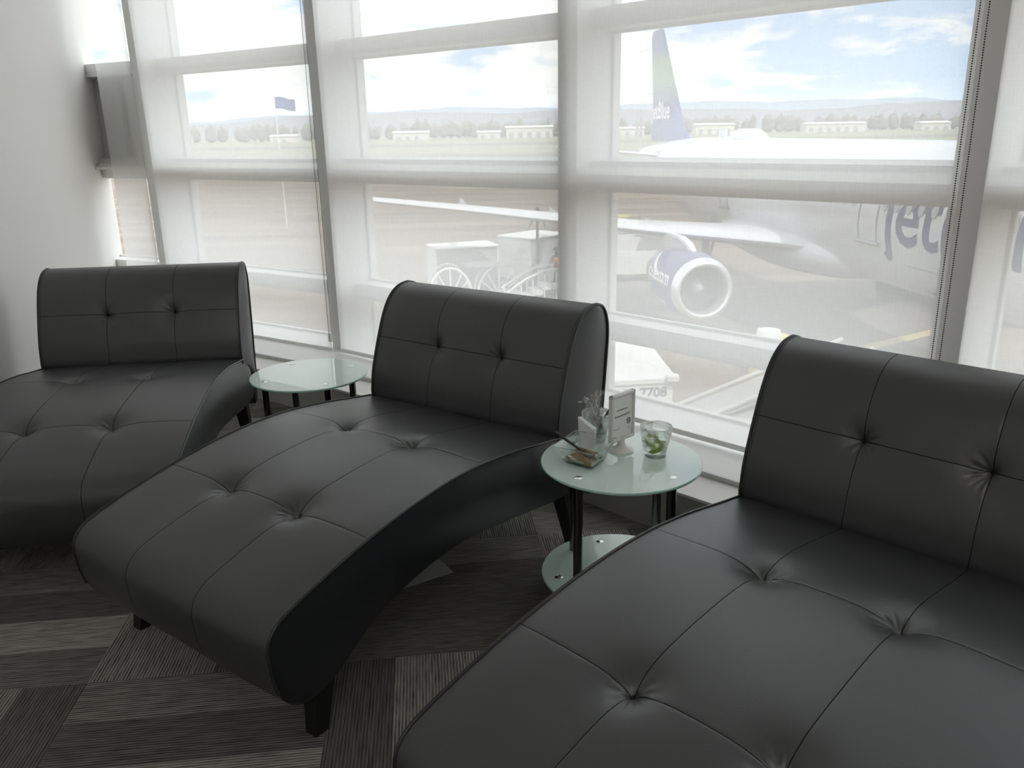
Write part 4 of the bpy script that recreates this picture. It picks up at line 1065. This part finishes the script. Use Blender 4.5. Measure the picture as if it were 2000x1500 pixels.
skin('face', [(0, .21, 1.60), (0, .225, 1.70), (0, .31, 1.66)], [(0, 1), (1, 2)], [.085, .09, .02], M_skin, t)
bm = bmesh.new(); bmesh.ops.create_uvsphere(bm, u_segments=16, v_segments=10, radius=.125, matrix=Matrix.Translation((0, .20, 1.74))); bmesh.ops.delete(bm, geom=[v for v in bm.verts if v.co.z < 1.71], context='VERTS'); obj('cap', bm, M_dark, t, True)
for s in (-.2, .2):
    bm = bmesh.new()
    for k in range(5): tube(bm, [(s + (k - 2) * .018, .54, 1.03), (s + (k - 2) * .022, .60, 1.0), (s + (k - 2) * .020, .63, .96)], .009, 6)
    obj('hand', bm, M_skin, t)
# tugs and trailers behind the engine
def trailer(label, x, y, rz, Lx, Ly, H):
    t = thing('flatbed_trailer', label, 'trailer', (x, y, GZ), rz, 'flatbed trailers left of the engine')
    bxo('side_board', M_white, (-Lx / 2, Lx / 2, -Ly / 2, -Ly / 2 + .08, .35, H), t); bxo('side_board', M_white, (-Lx / 2, Lx / 2, Ly / 2 - .08, Ly / 2, .35, H), t); bxo('bed', M_greyv, (-Lx / 2, Lx / 2, -Ly / 2 + .08, Ly / 2 - .08, .35, .5), t)
    for px in (-Lx / 2 + .5, Lx / 2 - .5):
        for py in (-Ly / 2 + .1, Ly / 2 - .1):
            bm = bmesh.new(); bmesh.ops.create_cone(bm, cap_ends=True, segments=20, radius1=.24, radius2=.24, depth=.16, matrix=Matrix.Translation((px, py, .24)) @ Matrix.Rotation(PI / 2, 4, 'X')); obj('wheel', bm, M_rubber, t)
trailer('low white trailer nearest the left side of the engine cowling', 5.4, 36.2, .08, 2.6, 1.4, 1.15)
t_ = trailer('long white trailer slanting behind the nearer low one, left of the engine', 6.2, 42.0, .42, 4.4, 1.5, 1.2)
t = thing('baggage_tractor', 'grey baggage tractor beyond the two trailers left of the engine', 'tractor', (5.9, 46.0, GZ), .4)
bm = bmesh.new(); box(bm, -1.5, 1.5, -.7, .7, .35, 1.0, bev=.08); obj('body', bm, M_greyv, t); bm = bmesh.new(); box(bm, .0, 1.3, -.65, .65, 1.75, 1.82, bev=.02); obj('roof', bm, M_yellow, t)
for s in ((.05, -.6), (1.2, -.6), (.05, .6), (1.2, .6)):
    bm = bmesh.new(); tube(bm, [(s[0], s[1], 1.0), (s[0], s[1], 1.76)], .04, 6); obj('post', bm, M_dark, t)
for px in (-1, 1):
    for py in (-.68, .68):
        bm = bmesh.new(); bmesh.ops.create_cone(bm, cap_ends=True, segments=20, radius1=.33, radius2=.33, depth=.2, matrix=Matrix.Translation((px, py, .33)) @ Matrix.Rotation(PI / 2, 4, 'X')); obj('wheel', bm, M_rubber, t)
# big white container right outside the window
t = thing('cargo_container', 'large white cargo container just outside the window, marked Blue on its side', 'container', (0, 0, GZ))
bm = bmesh.new(); prism(bm, [(1.30, 14.17), (2.97, 14.37), (2.90, 17.02), (1.30, 17.0)], .35, 2.0); bmesh.ops.recalc_face_normals(bm, faces=bm.faces); obj('body', bm, mat('container_white', (.66, .66, .65), .5), t)
bm = bmesh.new(); prism(bm, [(1.26, 14.12), (3.03, 14.33), (2.96, 17.08), (1.26, 17.06)], 1.95, 2.03); bmesh.ops.recalc_face_normals(bm, faces=bm.faces); obj('lid', bm, M_white, t)
bm = bmesh.new(); box(bm, 1.4, 2.9, 14.3, 16.8, .05, .35); obj('dolly', bm, M_dark, t)
bm = bmesh.new(); box(bm, 2.84, 3.06, 14.22, 14.42, 1.98, 2.10, bev=.02); obj('corner_bracket', bm, M_white, t)
for z in (1.30, .78):
    bm = bmesh.new(); prism(bm, [(1.34, 14.16), (2.95, 14.353), (2.95, 14.32), (1.34, 14.13)], z, z + .035); bmesh.ops.recalc_face_normals(bm, faces=bm.faces); obj('side_rail', bm, M_white, t)
cd = Vector((1.67, .20, 0)).normalized()
for body, size, x0, z0, m in (('RB 7708', .26, 1.98, 1.68, M_lettg), ('jetBlue', .46, 1.10 + .26, .92, M_lettg)):
    bm = text_bm(body, size); nrm = Vector((cd.y, -cd.x, 0))
    for v in bm.verts: v.co = Vector((1.30, 14.17, 0)) + cd * (x0 - 1.30 + v.co.x) + nrm * .012 + Vector((0, 0, z0 + v.co.y))
    obj('lettering', bm, m, t)
# belt loader near the right
t = thing('belt_loader', 'pale belt loader standing on the apron left of the right chaise headrest', 'belt loader', (4.75, 16.6, GZ), math.radians(20))
bm = bmesh.new()
for a, b, w in (((-1.4, .45), (3.2, 1.5), .42),):
    vs = [bm.verts.new(v) for v in ((a[0], -w, a[1]), (b[0], -w, b[1]), (b[0], w, b[1]), (a[0], w, a[1]), (a[0], -w, a[1] + .14), (b[0], -w, b[1] + .14), (b[0], w, b[1] + .14), (a[0], w, a[1] + .14))]
    for f in ((3, 2, 1, 0), (4, 5, 6, 7), (0, 1, 5, 4), (1, 2, 6, 5), (2, 3, 7, 6), (3, 0, 4, 7)): bm.faces.new([vs[i] for i in f])
obj('conveyor', bm, M_greyv, t)
for s in (-.48, .48):
    bm = bmesh.new(); tube(bm, [(-1.45, s, .62), (3.2, s, 1.72)], .05, 8); obj('side_rail', bm, M_pale, t)
bm = bmesh.new(); box(bm, -.9, 2.2, -.75, .75, .25, .6, bev=.05); obj('chassis', bm, M_pale, t)
bm = bmesh.new(); box(bm, 1.0, 1.9, .60, .95, .3, 1.25, bev=.06); obj('cab', bm, M_yellow, t)
for px in (-.5, 1.7):
    for py in (-.72, .72):
        bm = bmesh.new(); bmesh.ops.create_cone(bm, cap_ends=True, segments=20, radius1=.3, radius2=.3, depth=.2, matrix=Matrix.Translation((px, py, .3)) @ Matrix.Rotation(PI / 2, 4, 'X')); obj('wheel', bm, M_rubber, t)
# yellow bollard base and orange stand
t = thing('service_cart', 'pale yellow service cart partly hidden behind the right chaise headrest', 'cart', (6.9, 21.5, GZ), .2)
bm = bmesh.new(); box(bm, -.35, .9, -.5, .5, .2, .9, bev=.06); obj('body', bm, M_yellow, t); bm = bmesh.new(); lathe(bm, [(.32, .9), (.34, 1.0), (.30, 1.15), (.0, 1.18)], 20, .1, 0); obj('drum', bm, M_white, t)
for px in (-.1, .7):
    for py in (-.45, .45):
        bm = bmesh.new(); bmesh.ops.create_cone(bm, cap_ends=True, segments=16, radius1=.2, radius2=.2, depth=.1, matrix=Matrix.Translation((px, py, .2)) @ Matrix.Rotation(PI / 2, 4, 'X')); obj('wheel', bm, M_rubber, t)
